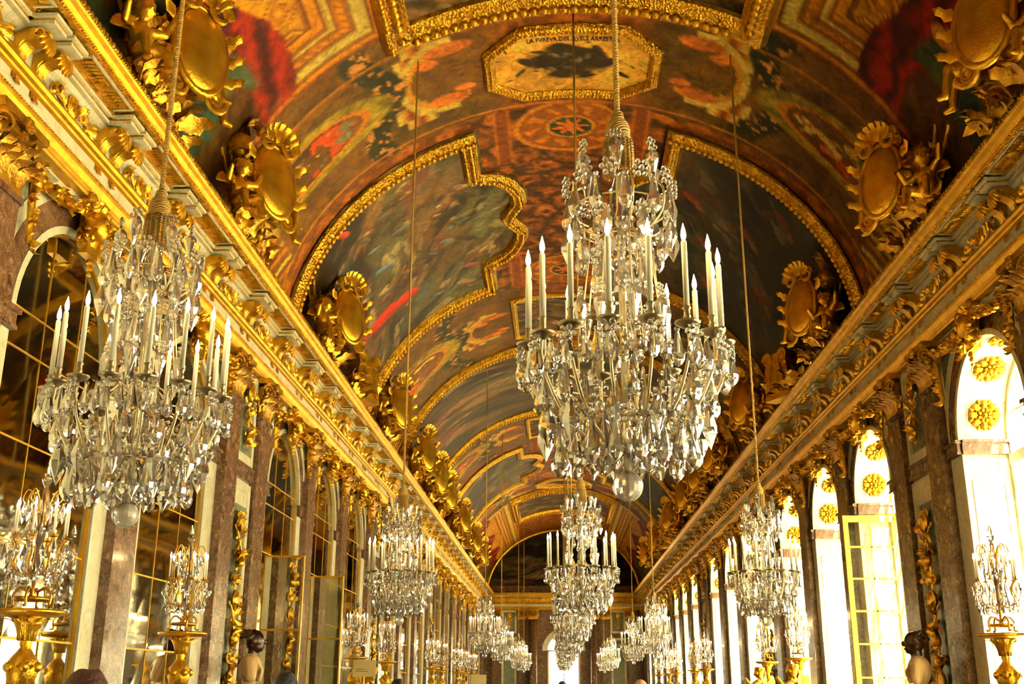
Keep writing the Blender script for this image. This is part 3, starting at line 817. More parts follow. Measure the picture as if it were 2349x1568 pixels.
me_spand = mesh('spandrel', join([prism([(sx * 1.44, 5.55), (sx * 1.44, 6.42), (sx * .62, 6.42), (sx * .9, 6.24), (sx * 1.2, 5.95)], 0, .012) for sx in (-1, 1)]), 'green')
def mask_T():
    # keystone: scrolled block with a bearded head, rays of hair and hanging drops
    T = [prism([(-.13, 0), (.13, 0), (.19, .6), (-.19, .6)], 0, .1), xf(ball(.13, 10, 7, 1, .8, 1.25), (0, .14, .33))]
    T += [xf(ball(.032, 6, 4), (sx * .05, .235, .36)) for sx in (-1, 1)] + [xf(ball(.03, 6, 4, .8, 1, 1.6), (0, .25, .31))]
    for i in range(9):
        a = -0.3 + i * (PI + .6) / 8
        T.append(xf(leaf(.17, .075, .03, .04, 5), (.1 * math.cos(a), .1, .36 + .12 * math.sin(a)), (-.1, PI / 2 - a, 0)))
    for i in range(5):
        T.append(xf(leaf(.2, .06, -.02, .02, 5), (-.08 + .04 * i, .12, .25), (0.1, PI + .16 * (i - 2), 0)))
    T.append(xf(spiral(.07, .015, 1.3, .025, 14), (-.15, .1, .58), (0, 0, 0))); T.append(xf(spiral(.07, .015, 1.3, .025, 14), (.15, .1, .58), (0, 0, 0), (-1, 1, 1)))
    for i in range(3):
        T.append(xf(ball(.045, 6, 4), (0, .09, -.06 - .07 * i), (0, 0, 0), 1 - .2 * i))
    return join(T)
me_key = mesh('keystone', mask_T(), 'gold', 2)
def swag_T(x0, z0, x1, z1, sag, n, rs, seed):
    r = random.Random(seed); T = []
    P = []
    for i in range(n):
        t = i / (n - 1)
        x, z = x0 + (x1 - x0) * t, z0 + (z1 - z0) * t - sag * 4 * t * (1 - t)
        P.append((x, .07, z))
        rr = rs * (0.6 + 0.6 * math.sin(PI * t))
        if i % 2: T.append(xf(ball(rr * .7, 6, 4), (x, .08 + rr * .5, z)))
        for k in range(5):
            T.append(xf(leaf(.13, .065, .05, .03, 5), (x, .07, z), (r.uniform(-.6, .3), r.uniform(0, 2 * PI), 0), r.uniform(.7, 1.2)))
    T.append(tube(P, rs * .8, 6))
    return T
def garland_T():
    T = []
    for sx in (-1, 1):
        T += swag_T(sx * 1.4, 6.2, sx * .16, 6.32, .12, 13, .055, 3 + sx)
        T += swag_T(sx * 1.34, 6.1, sx * 1.24, 5.5, 0, 6, .045, 8 + sx)
        T += swag_T(sx * .2, 6.2, sx * .3, 5.9, 0, 4, .05, 18 + sx)
        for k in range(3):
            T.append(xf(leaf(.26, .11, .06, .06), (sx * (.24 + .02 * k), .08, 6.2 - .06 * k), (-.3, sx * (2.4 + .3 * k), 0)))
    return join(T)
me_gar = mesh('garland', garland_T(), 'gold', 2)
def trophy_T(h, w, seed):
    # hanging trophy: ribbon, shield, helmet, crossed spears, quiver, leaves
    r = random.Random(seed); T = []
    z = h / 2
    T.append(tube([(0, .03, z), (0, .05, -z * .95)], .018, 6))
    T.append(xf(spiral(.07, .02, 1.4, .02, 14), (-.06, .05, z - .08))); T.append(xf(spiral(.07, .02, 1.4, .02, 14), (.06, .05, z - .08), (0, 0, 0), (-1, 1, 1)))
    k = max(3, int(h / .28))
    for i in range(k):
        zz = z - .2 - (h - .35) * i / (k - 1)
        m = i % 4
        if m == 0:
            T.append(xf(ball(.11, 10, 6, w * 2.4, .45, 1.25), (0, .05, zz))); T.append(xf(tube([(.11 * w * 2.4 * math.cos(t * PI / 8), 0, .14 * math.sin(t * PI / 8)) for t in range(16)], .018, 6, True), (0, .07, zz)))
        elif m == 1:
            for sx in (-1, 1):
                T.append(tube([(-sx * w * .42, .05, zz - .2), (sx * w * .42, .06, zz + .2)], .016, 5)); T.append(xf(leaf(.12, .06, 0, .01, 5), (sx * w * .42, .06, zz + .18), (0, sx * .8, 0)))
        elif m == 2:
            T.append(xf(ball(.085, 8, 6, 1, .8, 1.1), (0, .08, zz)))
            for j in range(5):
                T.append(xf(leaf(.18, .06, .05, .05, 5), (.0, .07, zz + .06), (-.2, -1 + .5 * j, 0)))
        else:
            for sx in (-1, 1):
                T.append(xf(spiral(.08, .02, 1.3, .022, 14), (sx * w * .25, .05, zz), (0, 0, 0), (sx, 1, 1)))
            T.append(xf(ball(.06, 6, 4), (0, .07, zz)))
        for j in range(6):
            T.append(xf(leaf(.2, .085, .05, .04, 5), (r.uniform(-.2, .2) * w, .03, zz + r.uniform(-.06, .06)), (r.uniform(-.5, .1), r.uniform(0, 2 * PI), 0), r.uniform(.7, 1.15)))
    return join(T)
me_tro_s = mesh('upper_trophy', trophy_T(1.1, .42, 3), 'gold', 2)
me_tro_l = mesh('lower_trophy', trophy_T(2.9, .36, 5), 'gold', 2)
def panel_T(w, z0, z1, b):
    return join([box(-w, -w + b, 0, .05, z0, z1), box(w - b, w, 0, .05, z0, z1), box(-w + b, w - b, 0, .05, z0, z0 + b), box(-w + b, w - b, 0, .05, z1 - b, z1)])
me_pan_u = mesh('panel_frame', panel_T(.5, 4.96, 6.42, .13), 'white'); me_pan_uf = mesh('panel_field', box(-.37, .37, 0, .012, 5.09, 6.29), 'green')
me_pan_l = mesh('panel_frame', panel_T(.5, .9, 4.66, .14), 'white'); me_pan_lf = mesh('panel_field', box(-.36, .36, 0, .012, 1.04, 4.3), 'green')
me_pan_lt = mesh('panel_top', box(-.36, .36, 0, .035, 4.3, 4.52), 'white')
me_pan_b = mesh('panel_band', join([box(-.53, .53, 0, .07, SPR - .2, SPR + .02), box(-.53, .53, 0, .1, SPR - .03, SPR + .02)]), 'brown')

GAPS = [16.47, 29.15, 42.25, 54.9]           # trophy bays
GHALF = {16.47: .85, 29.15: 1.05, 42.25: 1.05, 54.9: .85}
pil_y = []
for k in range(len(ARCHES) - 1):
    if ARCHES[k + 1] - ARCHES[k] < 4: pil_y.append((ARCHES[k] + ARCHES[k + 1]) / 2)
for g in GAPS: pil_y += [g - GHALF[g], g + GHALF[g]]
pil_y += [ARCHES[-1] + 1.75, 72.6, ARCHES[0] - 1.75]
pil_y.sort()
for s in (-1, 1):
    W = wall[s]
    for y in pil_y:
        if y < (7 if s < 0 else 9.5): continue
        p = put('pilaster', me_pil, W, wplace(s, y, 0, 0), wrot(s))
        put('capital', me_cap, p, (0, 0, 5.83))
    for c in ARCHES:
        if c < (9 if s < 0 else 9): continue
        if s < 0 or True:
            put('archivolt', me_ringw, W, wplace(s, c, 0, 0), wrot(s)); put('archivolt', me_ringb, W, wplace(s, c, 0, 0), wrot(s)); put('archivolt', me_ringo, W, wplace(s, c, 0, 0), wrot(s))
        put('impost', me_imp, W, wplace(s, c + s * AR, 0, 0), wrot(s)); put('impost', me_imp, W, wplace(s, c - s * AR, 0, 0), wrot(s), (-1, 1, 1))
        put('spandrel', me_spand, W, wplace(s, c, 0, 0), wrot(s))
        put('keystone', me_key, W, wplace(s, c, 0.05, 5.86), wrot(s)); put('garland', me_gar, W, wplace(s, c, 0.06, 0), wrot(s))
    for i, g in enumerate(GAPS):
        sc = ((GHALF[g] - .33) / .52, 1, 1)
        for nm, me_ in (('panel_frame', me_pan_u), ('panel_field', me_pan_uf), ('panel_frame', me_pan_l), ('panel_field', me_pan_lf), ('panel_top', me_pan_lt), ('panel_band', me_pan_b)):
            put(nm, me_, W, wplace(s, g, 0, 0), wrot(s), sc)
        o = put('trophy_relief', me_tro_s, None, wplace(s, g, .03, 5.72), wrot(s), (1.3, 1, 1)); sd = 'left' if s < 0 else 'right'
        tag(o, 'short gilded trophy relief in the upper panel, %s bay on the %s wall' % (ORD[i], sd), 'relief', 'upper trophies')
        o = put('trophy_relief', me_tro_l, None, wplace(s, g, .03, 2.75), wrot(s), (1.5, 1, 1))
        tag(o, 'long gilded trophy relief hanging in the tall panel, %s bay on the %s wall' % (ORD[i], sd), 'relief', 'long trophies')

# ------------------------------------------------------------------ arched mirrors, left wall
COLX = [-AR, -.37, .37, AR]
ROWZ = [0.35, 1.2, 2.05, 2.9, 3.8, 4.62, 5.0]
def arc_h(x): return SPR + math.sqrt(max(0, (AR - .03) ** 2 - x * x))
def pane_T(x0, x1, z0, z1, tilt):
    # slightly cambered silvered plate
    c = .004
    V = [(x0, c * tilt[0], z0), (x1, c * tilt[1], z0), (x1, c * tilt[2], z1), (x0, c * tilt[3], z1)]
    V += [(x, -.01, z) for x, _, z in V]
    return np.array(V, float), [(3, 2, 1, 0), (4, 5, 6, 7), (0, 1, 5, 4), (1, 2, 6, 5), (2, 3, 7, 6), (3, 0, 4, 7)]
pane_meshes = []
rr = random.Random(4)
for ci in range(3):
    for ri in range(len(ROWZ) - 1):
        x0, x1 = COLX[ci] + (.012), COLX[ci + 1] - .012
        pane_meshes.append(mesh('mirror_pane', pane_T(x0, x1, ROWZ[ri] + .012, ROWZ[ri + 1] - .012, [rr.uniform(-1, 1) for _ in range(4)]), 'mirror'))
for ci in range(3):
    x0, x1 = COLX[ci] + .012, COLX[ci + 1] - .012
    n = 8
    xs = [x0 + (x1 - x0) * i / n for i in range(n + 1)]
    poly = [(x0, 5.012), (x1, 5.012)] + [(x, max(5.02, arc_h(x))) for x in reversed(xs)]
    pane_meshes.append(mesh('mirror_pane', prism(poly, 0.004 * rr.uniform(-1, 1), -.01), 'mirror'))
bars = [box(x - .006, x + .006, -.01, .006, .3, arc_h(x)) for x in COLX[1:3]]
bars += [box(-AR, AR, -.01, .006, z - .009, z + .009) for z in ROWZ[1:]]
me_bars = mesh('glazing_bars', join(bars), 'gold_band')
me_mfr = mesh('mirror_frame', join([ring(AR - .022, AR, 0, PI, 24, -.02, .02, SPR), box(-AR, -AR + .022, -.02, .02, 0, SPR), box(AR - .022, AR, -.02, .02, 0, SPR), box(-AR, AR, -.02, .03, .2, .35)]), 'gold_band')
me_low = mesh('mirror_plinth', box(-AR, AR, -.02, .02, 0, .2), 'brown')
mi = 0
for c in ARCHES:
    if c < 9: continue
    root = empty('arched_mirror', (-HW - .055, c, 0), -PI / 2)
    tag(root, 'tall arched mirror of square panes in marble, %s along the left wall' % ORD[mi], 'mirror', 'arched mirrors')
    if c < 40:
        for me_ in pane_meshes: put('mirror_pane', me_, root)
    else:
        n_ = [(-AR + .04, .35)] + [(AR - .04, .35)] + [((AR - .04) * math.cos(PI * i / 12), SPR + (AR - .04) * math.sin(PI * i / 12)) for i in range(13)]
        obj('mirror_plate', prism(n_, 0, -.01), 'mirror', root)
    put('glazing_bars', me_bars, root); put('mirror_frame', me_mfr, root); put('mirror_plinth', me_low, root)
    mi += 1

# ------------------------------------------------------------------ windows, right wall
def rosette_T():
    T = [xf(lathe([(.02, 0), (.2, 0), (.2, .012), (.02, .012)], 16), (0, 0, 0))]
    for i in range(8):
        a = i * PI / 4
        T.append(xf(ball(.062, 6, 4, 1.45, .9, .5), (.135 * math.cos(a), .135 * math.sin(a), .03), (0, -.2, a)))
    for i in range(8):
        a = i * PI / 4 + PI / 8
        T.append(xf(ball(.035, 6, 4, 1.3, .8, .5), (.185 * math.cos(a), .185 * math.sin(a), .022), (0, 0, a)))
        T.append(xf(ball(.03, 6, 4, 1.2, .9, .6), (.07 * math.cos(a), .07 * math.sin(a), .055), (0, -.3, a)))
    T.append(xf(ball(.04, 8, 5, 1, 1, .8), (0, 0, .06)))
    return join(T)
me_ros = mesh('rosette', rosette_T(), 'gold', True)
def coffer_T(w, h, b=.025):
    return join([box(-w, -w + b, -h, h, 0, .012), box(w - b, w, -h, h, 0, .012), box(-w, w, -h, -h + b, 0, .012), box(-w, w, h - b, h, 0, .012)])
me_cof = mesh('coffer_edge', coffer_T(.23, .23), 'white')
me_jamb = mesh('jamb_panel', coffer_T(.24, 1.45, .05), 'white')
me_rimp = mesh('reveal_impost', join([box(0, REV - .1, 0, .05, -.1, .08), box(0, REV - .1, 0, .075, .06, .1)]), 'brown')
# glazing: local x along wall, y out, z up
def win_T():
    T = [ring(AR - .07, AR, 0, PI, 20, -.04, .04, SPR), box(-AR, -AR + .08, -.04, .04, 0, SPR), box(AR - .08, AR, -.04, .04, 0, SPR), box(-AR, AR, -.05, .05, 4.55, 4.7), box(-.045, .045, -.04, .04, .1, 6.0), box(-AR, AR, -.04, .04, 0, .12)]
    return join(T)
me_win = mesh('window_frame', win_T(), 'whitepaint')
mun = [box(sx * .58 - .014, sx * .58 + .014, -.018, .018, .1, 5.85) for sx in (-1, 1)] + [box(-AR + .05, AR - .05, -.018, .018, z - .014, z + .014) for z in (.75, 1.35, 1.95, 2.55, 3.15, 3.75, 4.2, 5.25)]
me_mun = mesh('muntins', join(mun), 'whitepaint')
me_wp = [mesh('window_pane', box(x0, x1, -.004, .004, z0, z1), 'glass') for x0, x1 in ((-1.05, -.05), (.05, 1.05)) for z0, z1 in ((.13, 1.34), (1.36, 2.54), (2.56, 3.74), (3.76, 4.54))]
fan = [((AR - .08) * math.cos(PI * i / 16), SPR + (AR - .08) * math.sin(PI * i / 16)) for i in range(17)]
me_wp.append(mesh('window_pane', prism([(-AR + .08, 4.71)] + [(AR - .08, 4.71)] + fan, -.004, .004), 'glass'))
wi = 0
for c in ARCHES:
    wi += 1
    root = empty('window_%d' % wi, (HW + REV - .08, c, 0), PI / 2)
    struct(root, 'tall arched casement window flooded with daylight, %s along the right wall' % ORD[wi - 1])
    put('window_frame', me_win, root); put('muntins', me_mun, root)
    for k, me_ in enumerate(me_wp):
        if abs(c - 19.2) < .1 and k < 4: continue          # the leaf that stands open
        put('window_pane', me_, root)
    if c < 9 or c > 62: continue
    for i in range(5):
        a = PI * (0.1 + 0.2 * i)
        yy, zz = c + AR * math.cos(a), SPR + AR * math.sin(a)
        # normal points to the arch centre
        rot = (a + PI / 2, 0, 0)
        nrm = Vector((0, -math.cos(a), -math.sin(a)))
        q = Vector((0, 0, 1)).rotation_difference(nrm)
        loc = Vector((HW + .33, yy, zz)) + nrm * .012
        o = put('rosette', me_ros, wall[1], loc); o.rotation_mode = 'QUATERNION'; o.rotation_quaternion = q
        o = put('coffer_edge', me_cof, wall[1], loc - nrm * .012); o.rotation_mode = 'QUATERNION'; o.rotation_quaternion = q
    for sy in (-1, 1):
        put('reveal_impost', me_rimp, wall[1], (HW, c + sy * AR, SPR - .1), 0, (1, -sy, 1))
        o = put('jamb_panel', me_jamb, wall[1], (HW + .33, c + sy * AR, 2.9)); o.rotation_euler = (sy * PI / 2, 0, 0)
# open casement leaf at the window by the second bay
def leaf_T(w, h, cols, rows, bt, mt):
    fr = [box(0, bt, -.025, .025, 0, h), box(w - bt, w, -.025, .025, 0, h), box(bt, w - bt, -.025, .025, 0, bt * 1.3), box(bt, w - bt, -.025, .025, h - bt * 1.3, h)]
    mu = [box(w * k / cols - mt, w * k / cols + mt, -.014, .014, bt, h - bt) for k in range(1, cols)] + [box(bt, w - bt, -.014, .014, h * k / rows - mt, h * k / rows + mt) for k in range(1, rows)]
    return join(fr), join(mu)
fr, mu = leaf_T(.97, 4.57, 2, 8, .09, .016)
root = empty('window_casement', (4.94, 20.26, .1)); tag(root, 'open casement leaf with gilded yellow frame and small panes, swung into the hall', 'window leaf')
obj('leaf_frame', fr, 'yellowpaint', root); obj('leaf_muntins', mu, 'yellowpaint', root)
for i in range(2):
    for j in range(8):
        obj('pane', box(.97 * i / 2 + .02, .97 * (i + 1) / 2 - .02, -.003, .003, 4.57 * j / 8 + .02, 4.57 * (j + 1) / 8 - .02), 'glass', root)
# two mirrored door leaves standing open on the left
for k, (y, w) in enumerate(((18.2, .68), (21.72, .66))):
    fr, mu = leaf_T(w, 3.62, 1, 3, .022, .016)
    root = empty('mirror_door', (-HW + .02, y, .1)); tag(root, 'mirrored door leaf standing open from the left wall, %s one' % ['nearer, taller-looking', 'farther'][k], 'door')
    obj('door_frame', fr, 'gold_band', root); obj('door_back', box(0, w, .026, .05, 0, 3.62), 'white', root); obj('door_bars', mu, 'gold_band', root)
    for j in range(3):
        obj('mirror_pane', box(.02, w - .02, -.008, .008, 3.62 * j / 3 + .02, 3.62 * (j + 1) / 3 - .02), 'mirror', root)

# ------------------------------------------------------------------ entablature of the long walls
CON = []
for k in range(len(ARCHES) - 1):
    gap = ARCHES[k + 1] - ARCHES[k]; n = max(2, round(gap / 1.75))
    CON += [ARCHES[k] + gap * i / n for i in range(n)]
CON += [ARCHES[-1], ARCHES[-1] + 1.75, ARCHES[-1] + 3.5]
P_ARCH = [(0, 6.45), (.12, 6.45), (.13, 6.48), (.12, 6.5), (.135, 6.55), (.165, 6.61), (.172, 6.64), (.172, 6.665), (0, 6.665)]
P_FRZ = [(0, 6.665), (.17, 6.665), (.17, 6.80), (0, 6.80)]
P_TOR = [(0, 6.80), (.17, 6.80), (.205, 6.815), (.215, 6.835), (.245, 6.85), (.262, 6.88), (.255, 6.91), (.23, 6.93), (.2, 6.935), (.2, 6.955), (0, 6.955)]
P_CWALL = [(0, 6.955), (.15, 6.955), (.15, 7.18), (.2, 7.2), (.24, 7.235), (0, 7.235)]
P_SOF = [(0, 7.32), (.36, 7.32), (.36, 7.335), (.6, 7.345), (.6, 7.36), (0, 7.36)]
P_COR = [(0.05, 7.36), (.61, 7.36), (.612, 7.378), (.622, 7.4), (.65, 7.435), (.685, 7.46), (.7, 7.48), (.7, 7.51), (0.05, 7.51)]
P_CRST = [(.66, 7.585), (.75, 7.585), (.74, 7.64), (.70, 7.66), (.67, 7.64)]
def shell_T():
    T = []
    pr = [(0, 0), (.05, .0), (.07, .05), (.10, .10), (.17, .14), (.22, .15), (.27, .16), (.3, .20), (.3, .265), (0, .265)]
    V, F = prism(pr, -.075, .075)                       # (y,z) section extruded along x
    V = V[:, [1, 0, 2]]
    T.append((V, [f[::-1] for f in F]))
    T.append(xf(lathe([(.045, -.1), (.055, -.09), (.055, .09), (.045, .1)], 12), (0, .27, .19), (0, PI / 2, 0)))
    for i in range(7):                               # fluted shell over the scroll
        a = -1.15 + i * 2.3 / 6
        T.append(xf(ball(.03, 6, 5, .75, 1.0, 2.6), (.105 * math.sin(a), .335, .2 - .085 * math.cos(a)), (-.3, -a * .75, 0)))
    T.append(xf(ball(.05, 8, 5, 1.5, .8, .6), (0, .32, .235)))
    for sx in (-1, 1):
        T.append(xf(leaf(.16, .08, .08, .05, 5), (sx * .05, .06, .02)))
        T.append(xf(spiral(.06, .012, 1.4, .016, 14, 'yz'), (sx * .11, .28, .18)))
    return join(T)
me_con = mesh('console', shell_T(), 'gold', 2)
def frz_T(w):
    r = random.Random(9); T = []
    T.append(xf(ball(.1, 10, 6, .9, .35, 1.1), (0, .03, 0)))
    T.append(xf(tube([(.1 * math.cos(t * PI / 7), 0, .12 * math.sin(t * PI / 7)) for t in range(14)], .014, 5, True), (0, .035, 0)))
    for i in range(5): T.append(xf(ball(.022, 5, 4), (.05 * math.cos(i * 1.26), .07, .05 * math.sin(i * 1.26))))
    for sx in (-1, 1):
        T.append(xf(spiral(.09, .02, 1.4, .018, 16), (sx * w * .26, .02, .02), (0, 0, 0), (sx, 1, 1)))
        for k in range(7):
            T.append(xf(leaf(.17, .075, .03, .03, 5), (sx * (w * .12 + k * w * .05), .015, r.uniform(-.09, .05)), (r.uniform(-.3, 0), sx * r.uniform(.2, 2.6), 0), r.uniform(.7, 1.1)))
        T.append(tube([(sx * .1, .02, -.09), (sx * w * .3, .03, -.02), (sx * w * .42, .02, -.1)], .014, 5))
    return join(T)
me_frz = mesh('frieze_trophy', frz_T(1.0), 'gold', 2)
me_tong = mesh('leaf_drop', join([xf(leaf(.1, .07, .01, .015, 5, .012), (-.06 + .06 * i, .004, 0), (0, PI + (i - 1) * .25, 0), (1, 1, 1.1 if i == 1 else .85)) for i in range(3)]), 'gold_old', True)
def coffer_leaf_T(w):
    T = []
    for i in range(9):
        t = -w + 2 * w * (i + .5) / 9
        for sx in (-1, 1):
            T.append(xf(leaf(.1, .06, .01, .02, 5, .012), (t, .0 + sx * .005, 0), (PI / 2 * 0 + -PI / 2 * 1, 0, 0 if sx > 0 else PI)))
    return T
def soffit_panel_T(w, d0, d1):
    # white moulded outline with a leaf spray, lying on the soffit (local x along wall, y out, z down is negative)
    b = .025
    o = [box(-w, w, d0, d0 + b, -.014, 0), box(-w, w, d1 - b, d1, -.014, 0), box(-w, -w + b, d0, d1, -.014, 0), box(w - b, w, d0, d1, -.014, 0)]
    return join(o)
me_sofp = mesh('soffit_panel', soffit_panel_T(.5, .33, .57), 'white')
def spray_T(w, d0, d1):
    T = []
    r = random.Random(2)
    for i in range(14):
        t = -w + 2 * w * (i + .5) / 14
        for sx in (-1, 1):
            q = leaf(.12, .055, 0, 0, 5, .016)
            T.append(xf(q, (t, (d0 + d1) / 2, -.004), (-sx * PI / 2 + sx * .05, 0, .35 * sx), 1))
    T.append(xf(ball(.05, 8, 5, 1.6, 1.6, .5), (0, (d0 + d1) / 2, -.015)))
    return join(T)
me_spray = mesh('leaf_spray', spray_T(.44, .36, .54), 'gold', 2)
CW, CO, DREC, DPRO = .12, .175, .29, .52
for s in (-1, 1):
    ys = [Y0, Y1]
    def sec(P): return [(s * (HW - d), z) for d, z in P]
    T_ = struct(obj('trim_%d' % (1 if s < 0 else 2), extrude_y(sec(P_COR), ys), 'gold_band'), 'gilded and marble entablature running along the %s wall' % ('left' if s < 0 else 'right'))
    obj('architrave', extrude_y(sec(P_ARCH), ys), 'gold_band', T_)
    obj('frieze', extrude_y(sec(P_FRZ), ys), 'white', T_)
    obj('torus', extrude_y(sec(P_TOR), ys), 'gold_band', T_)
    obj('console_course', extrude_y(sec(P_CWALL), ys), 'white', T_)
    obj('soffit', extrude_y(sec(P_SOF), ys), 'gold_relief', T_)
    # crest of leaves above the corona
    cr = []
    y = 6.5 if s < 0 else 8.5
    lf = join([xf(ball(.04, 6, 4, 1, .6, 1.4), (0, 0, .03), (-.2, 0, 0)), xf(ball(.022, 5, 4, 1, .8, 1.2), (.042, .015, .02))]); lf = xf(lf, (0, 0, 0), (0, 0, wrot(s)))
    while y < 50:
        cr.append((lf[0] + np.array([s * (HW - .665), y, 7.51]), lf[1])); y += .085
    o = obj('leaf_crest', join(cr), 'gold_relief', T_, True); o['kind'] = 'stuff'
    bd = []
    B = ball(.014, 5, 3)
    y = 6.5 if s < 0 else 8.5
    while y < 34:
        bd.append((B[0] + np.array([s * (HW - .175), y, 6.652]), B[1])); bd.append((B[0] * 1.1 + np.array([s * (HW - .702), y, 7.495]), B[1])); bd.append((B[0] * 1.1 + np.array([s * (HW - .617), y, 7.37]), B[1])); y += .045
    o = obj('bead_moulding', join(bd), 'gold', T_, True); o['kind'] = 'stuff'
    spans = []
    last = Y0
    for yc in CON:
        for sg in (-1, 1):
            a, b = yc + sg * CO - CW, yc + sg * CO + CW
            spans.append((last, a, DREC)); spans.append((a, b, DPRO)); last = b
    spans.append((last, Y1, DREC))
    for nm, z0, z1, ex, mt in (('fillet', 7.235, 7.268, 0, 'white'), ('bead_fillet', 7.268, 7.288, .0, 'gold_relief'), ('fillet', 7.288, 7.322, .035, 'white')):
        bs = []
        for a, b, d in spans:
            e = ex if d == DPRO else 0
            xa, xb = s * (HW - .1), s * (HW - d - ex)
            bs.append(box(min(xa, xb), max(xa, xb), a - e, b + e, z0, z1))
        obj(nm, join(bs), mt, T_)
    for k, yc in enumerate(CON):
        if yc < (6 if s < 0 else 8): continue
        for sg in (-1, 1):
            put('console', me_con, T_, wplace(s, yc + sg * CO, .15, 6.96), wrot(s), (1, .84, 1))
            put('leaf_drop', me_tong, T_, wplace(s, yc + sg * CO, .17, 6.80), wrot(s))
        if k + 1 < len(CON) and yc < 60:
            ym = (yc + CON[k + 1]) / 2; w = (CON[k + 1] - yc) / 1.75
            put('frieze_trophy', me_frz, T_, wplace(s, ym, .155, 7.08), wrot(s), (w, 1, 1))
            put('soffit_panel', me_sofp, T_, wplace(s, ym, 0, 7.343), wrot(s), (w, 1, 1)); put('leaf_spray', me_spray, T_, wplace(s, ym, 0, 7.336), wrot(s), (w, 1, 1))

# ------------------------------------------------------------------ end wall
def end_wall_T():
    V = []; F = []
    y = Y1; top = 8.0; R, S = 1.05, 3.85
    def q(*p):
        i = len(V); V.extend(p); F.append(tuple(range(i, i + len(p))))
    q((-HW, y, 0), (-R, y, 0), (-R, y, top), (-HW, y, top)); q((R, y, 0), (HW, y, 0), (HW, y, top), (R, y, top))
    pv = None
    for i in range(17):
        a = PI - PI * i / 16; p = (R * math.cos(a), S + R * math.sin(a))
        if pv:
            q((pv[0], y, pv[1]), (p[0], y, p[1]), (p[0], y, top), (pv[0], y, top)); q((pv[0], y, pv[1]), (pv[0], y + .6, pv[1]), (p[0], y + .6, p[1]), (p[0], y, p[1]))
        pv = p
    for x in (-R, R): q((x, y, 0), (x, y + .6, 0), (x, y + .6, S), (x, y, S))
    n = 40
    t = [(VA + .1) * math.cos(PI * i / n) for i in range(n + 1)]; zz = [VZ + (VB + .1) * math.sin(PI * i / n) for i in range(n + 1)]
    q(*[(t[i], y + .05, zz[i]) for i in range(n, -1, -1)])
    return np.array(V, float), F
WE = struct(obj('wall_end', end_wall_T(), 'brown'), 'marble wall with arched doorway at the far end')
def sx_(P): return [(Y1 - d, z) for d, z in P]
def extrude_x(P, xs):
    V, F = extrude_y(sx_(P), xs)
    return V[:, [1, 0, 2]], F
T3 = struct(obj('trim_3', extrude_x(P_COR, [-HW, HW]), 'gold_band'), 'gilded entablature across the far end wall')
for nm, P, mt in (('architrave', P_ARCH, 'gold_band'), ('frieze', P_FRZ, 'white'), ('torus', P_TOR, 'gold_band'), ('console_course', P_CWALL, 'gold_relief'), ('soffit', P_SOF, 'gold_relief')):
    obj(nm, extrude_x(P, [-HW, HW]), mt, T3)
obj('fillet', box(-HW, HW, Y1 - .32, Y1, 7.24, 7.27), 'white', T3); obj('bead_fillet', box(-HW, HW, Y1 - .36, Y1, 7.27, 7.32), 'gold_band', T3)
for i in range(10):
    put('console', me_con, T3, (-4.5 + i, Y1 - .15, 6.96), PI)
for sx in (-1, 1):
    for xx in (2.75, 4.4):
        p = put('pilaster', me_pil, WE, (sx * xx, Y1, 0), PI); put('capital', me_cap, p, (0, 0, 5.83))
    cT = join([lathe([(.36, 0), (.36, .3), (.31, .45), (.3, .5), (.27, 5.8)], 20)])
    c_ = obj('column', cT, 'brown', WE, True, (sx * 2.0, Y1 - .45, 0)); put('capital', me_cap, c_, (0, -.1, 5.8), PI)
    for nm, me_ in (('panel_frame', me_pan_u), ('panel_field', me_pan_uf), ('panel_frame', me_pan_l), ('panel_field', me_pan_lf)):
        put(nm, me_, WE, (sx * 3.57, Y1, 0), PI)
    o = put('trophy_relief', me_tro_s, None, (sx * 3.57, Y1 - .03, 5.7), PI); tag(o, 'gilded relief in the square panel of the far wall, %s of the doorway' % ('left' if sx < 0 else 'right'), 'relief')
obj('archivolt', ring(1.05, 1.4, 0, PI, 20, -.06, 0, 3.85), 'white', WE, False, (0, Y1, 0)); obj('archivolt', ring(1.4, 1.55, 0, PI, 20, -.08, 0, 3.85), 'brown', WE, False, (0, Y1, 0))
we = struct(empty('window_18', (0, Y1 + .55, 0)), 'bright glazed doorway at the far end')
obj('window_frame', join([box(-1.05, -.95, -.03, .03, 0, 3.9), box(.95, 1.05, -.03, .03, 0, 3.9), box(-.04, .04, -.03, .03, 0, 4.85), box(-1.05, 1.05, -.03, .03, 3.8, 3.92), box(-1, 1, -.03, .03, 0, .2)]), 'whitepaint', we)
for sx in (-1, 1): obj('window_pane', box(min(sx * .04, sx * .95), max(sx * .04, sx * .95), -.004, .004, .2, 3.8), 'glass', we)
# lunette picture
n, m_ = 70, 40
img = painterly(160, 100, 5, .5, lambda u, v: .2 + 0 * u, .3)
V = []; cols = []
for j in range(m_ + 1):
    for i in range(n + 1):
        t = -1 + 2 * i / n; h = j / m_
        x = t * (VA - .06); zt = VZ + (VB - .06) * math.sqrt(max(0, 1 - t * t))
        V.append((x, Y1 + .03, 7.5 + max(0, zt - 7.5) * h)); cols.append((i / n, ((V[-1][2] - 7.5) / 4.3)))
F = [(j * (n + 1) + i, j * (n + 1) + i + 1, (j + 1) * (n + 1) + i + 1, (j + 1) * (n + 1) + i) for j in range(m_) for i in range(n)]
cols = np.array(cols)
lun = empty('lunette_painting'); tag(lun, 'dark half-round picture filling the end of the vault above the far cornice', 'painting')
put('canvas', mesh('canvas', (np.array(V), F), 'paint', False, lin(sample(img, cols[:, 0], cols[:, 1]))), lun)
T, P, Mi = sweep([(-AMAX + .2, Y1 - .3), (AMAX - .2, Y1 - .3)], False, FR_PROF, 1.0, 1.0)
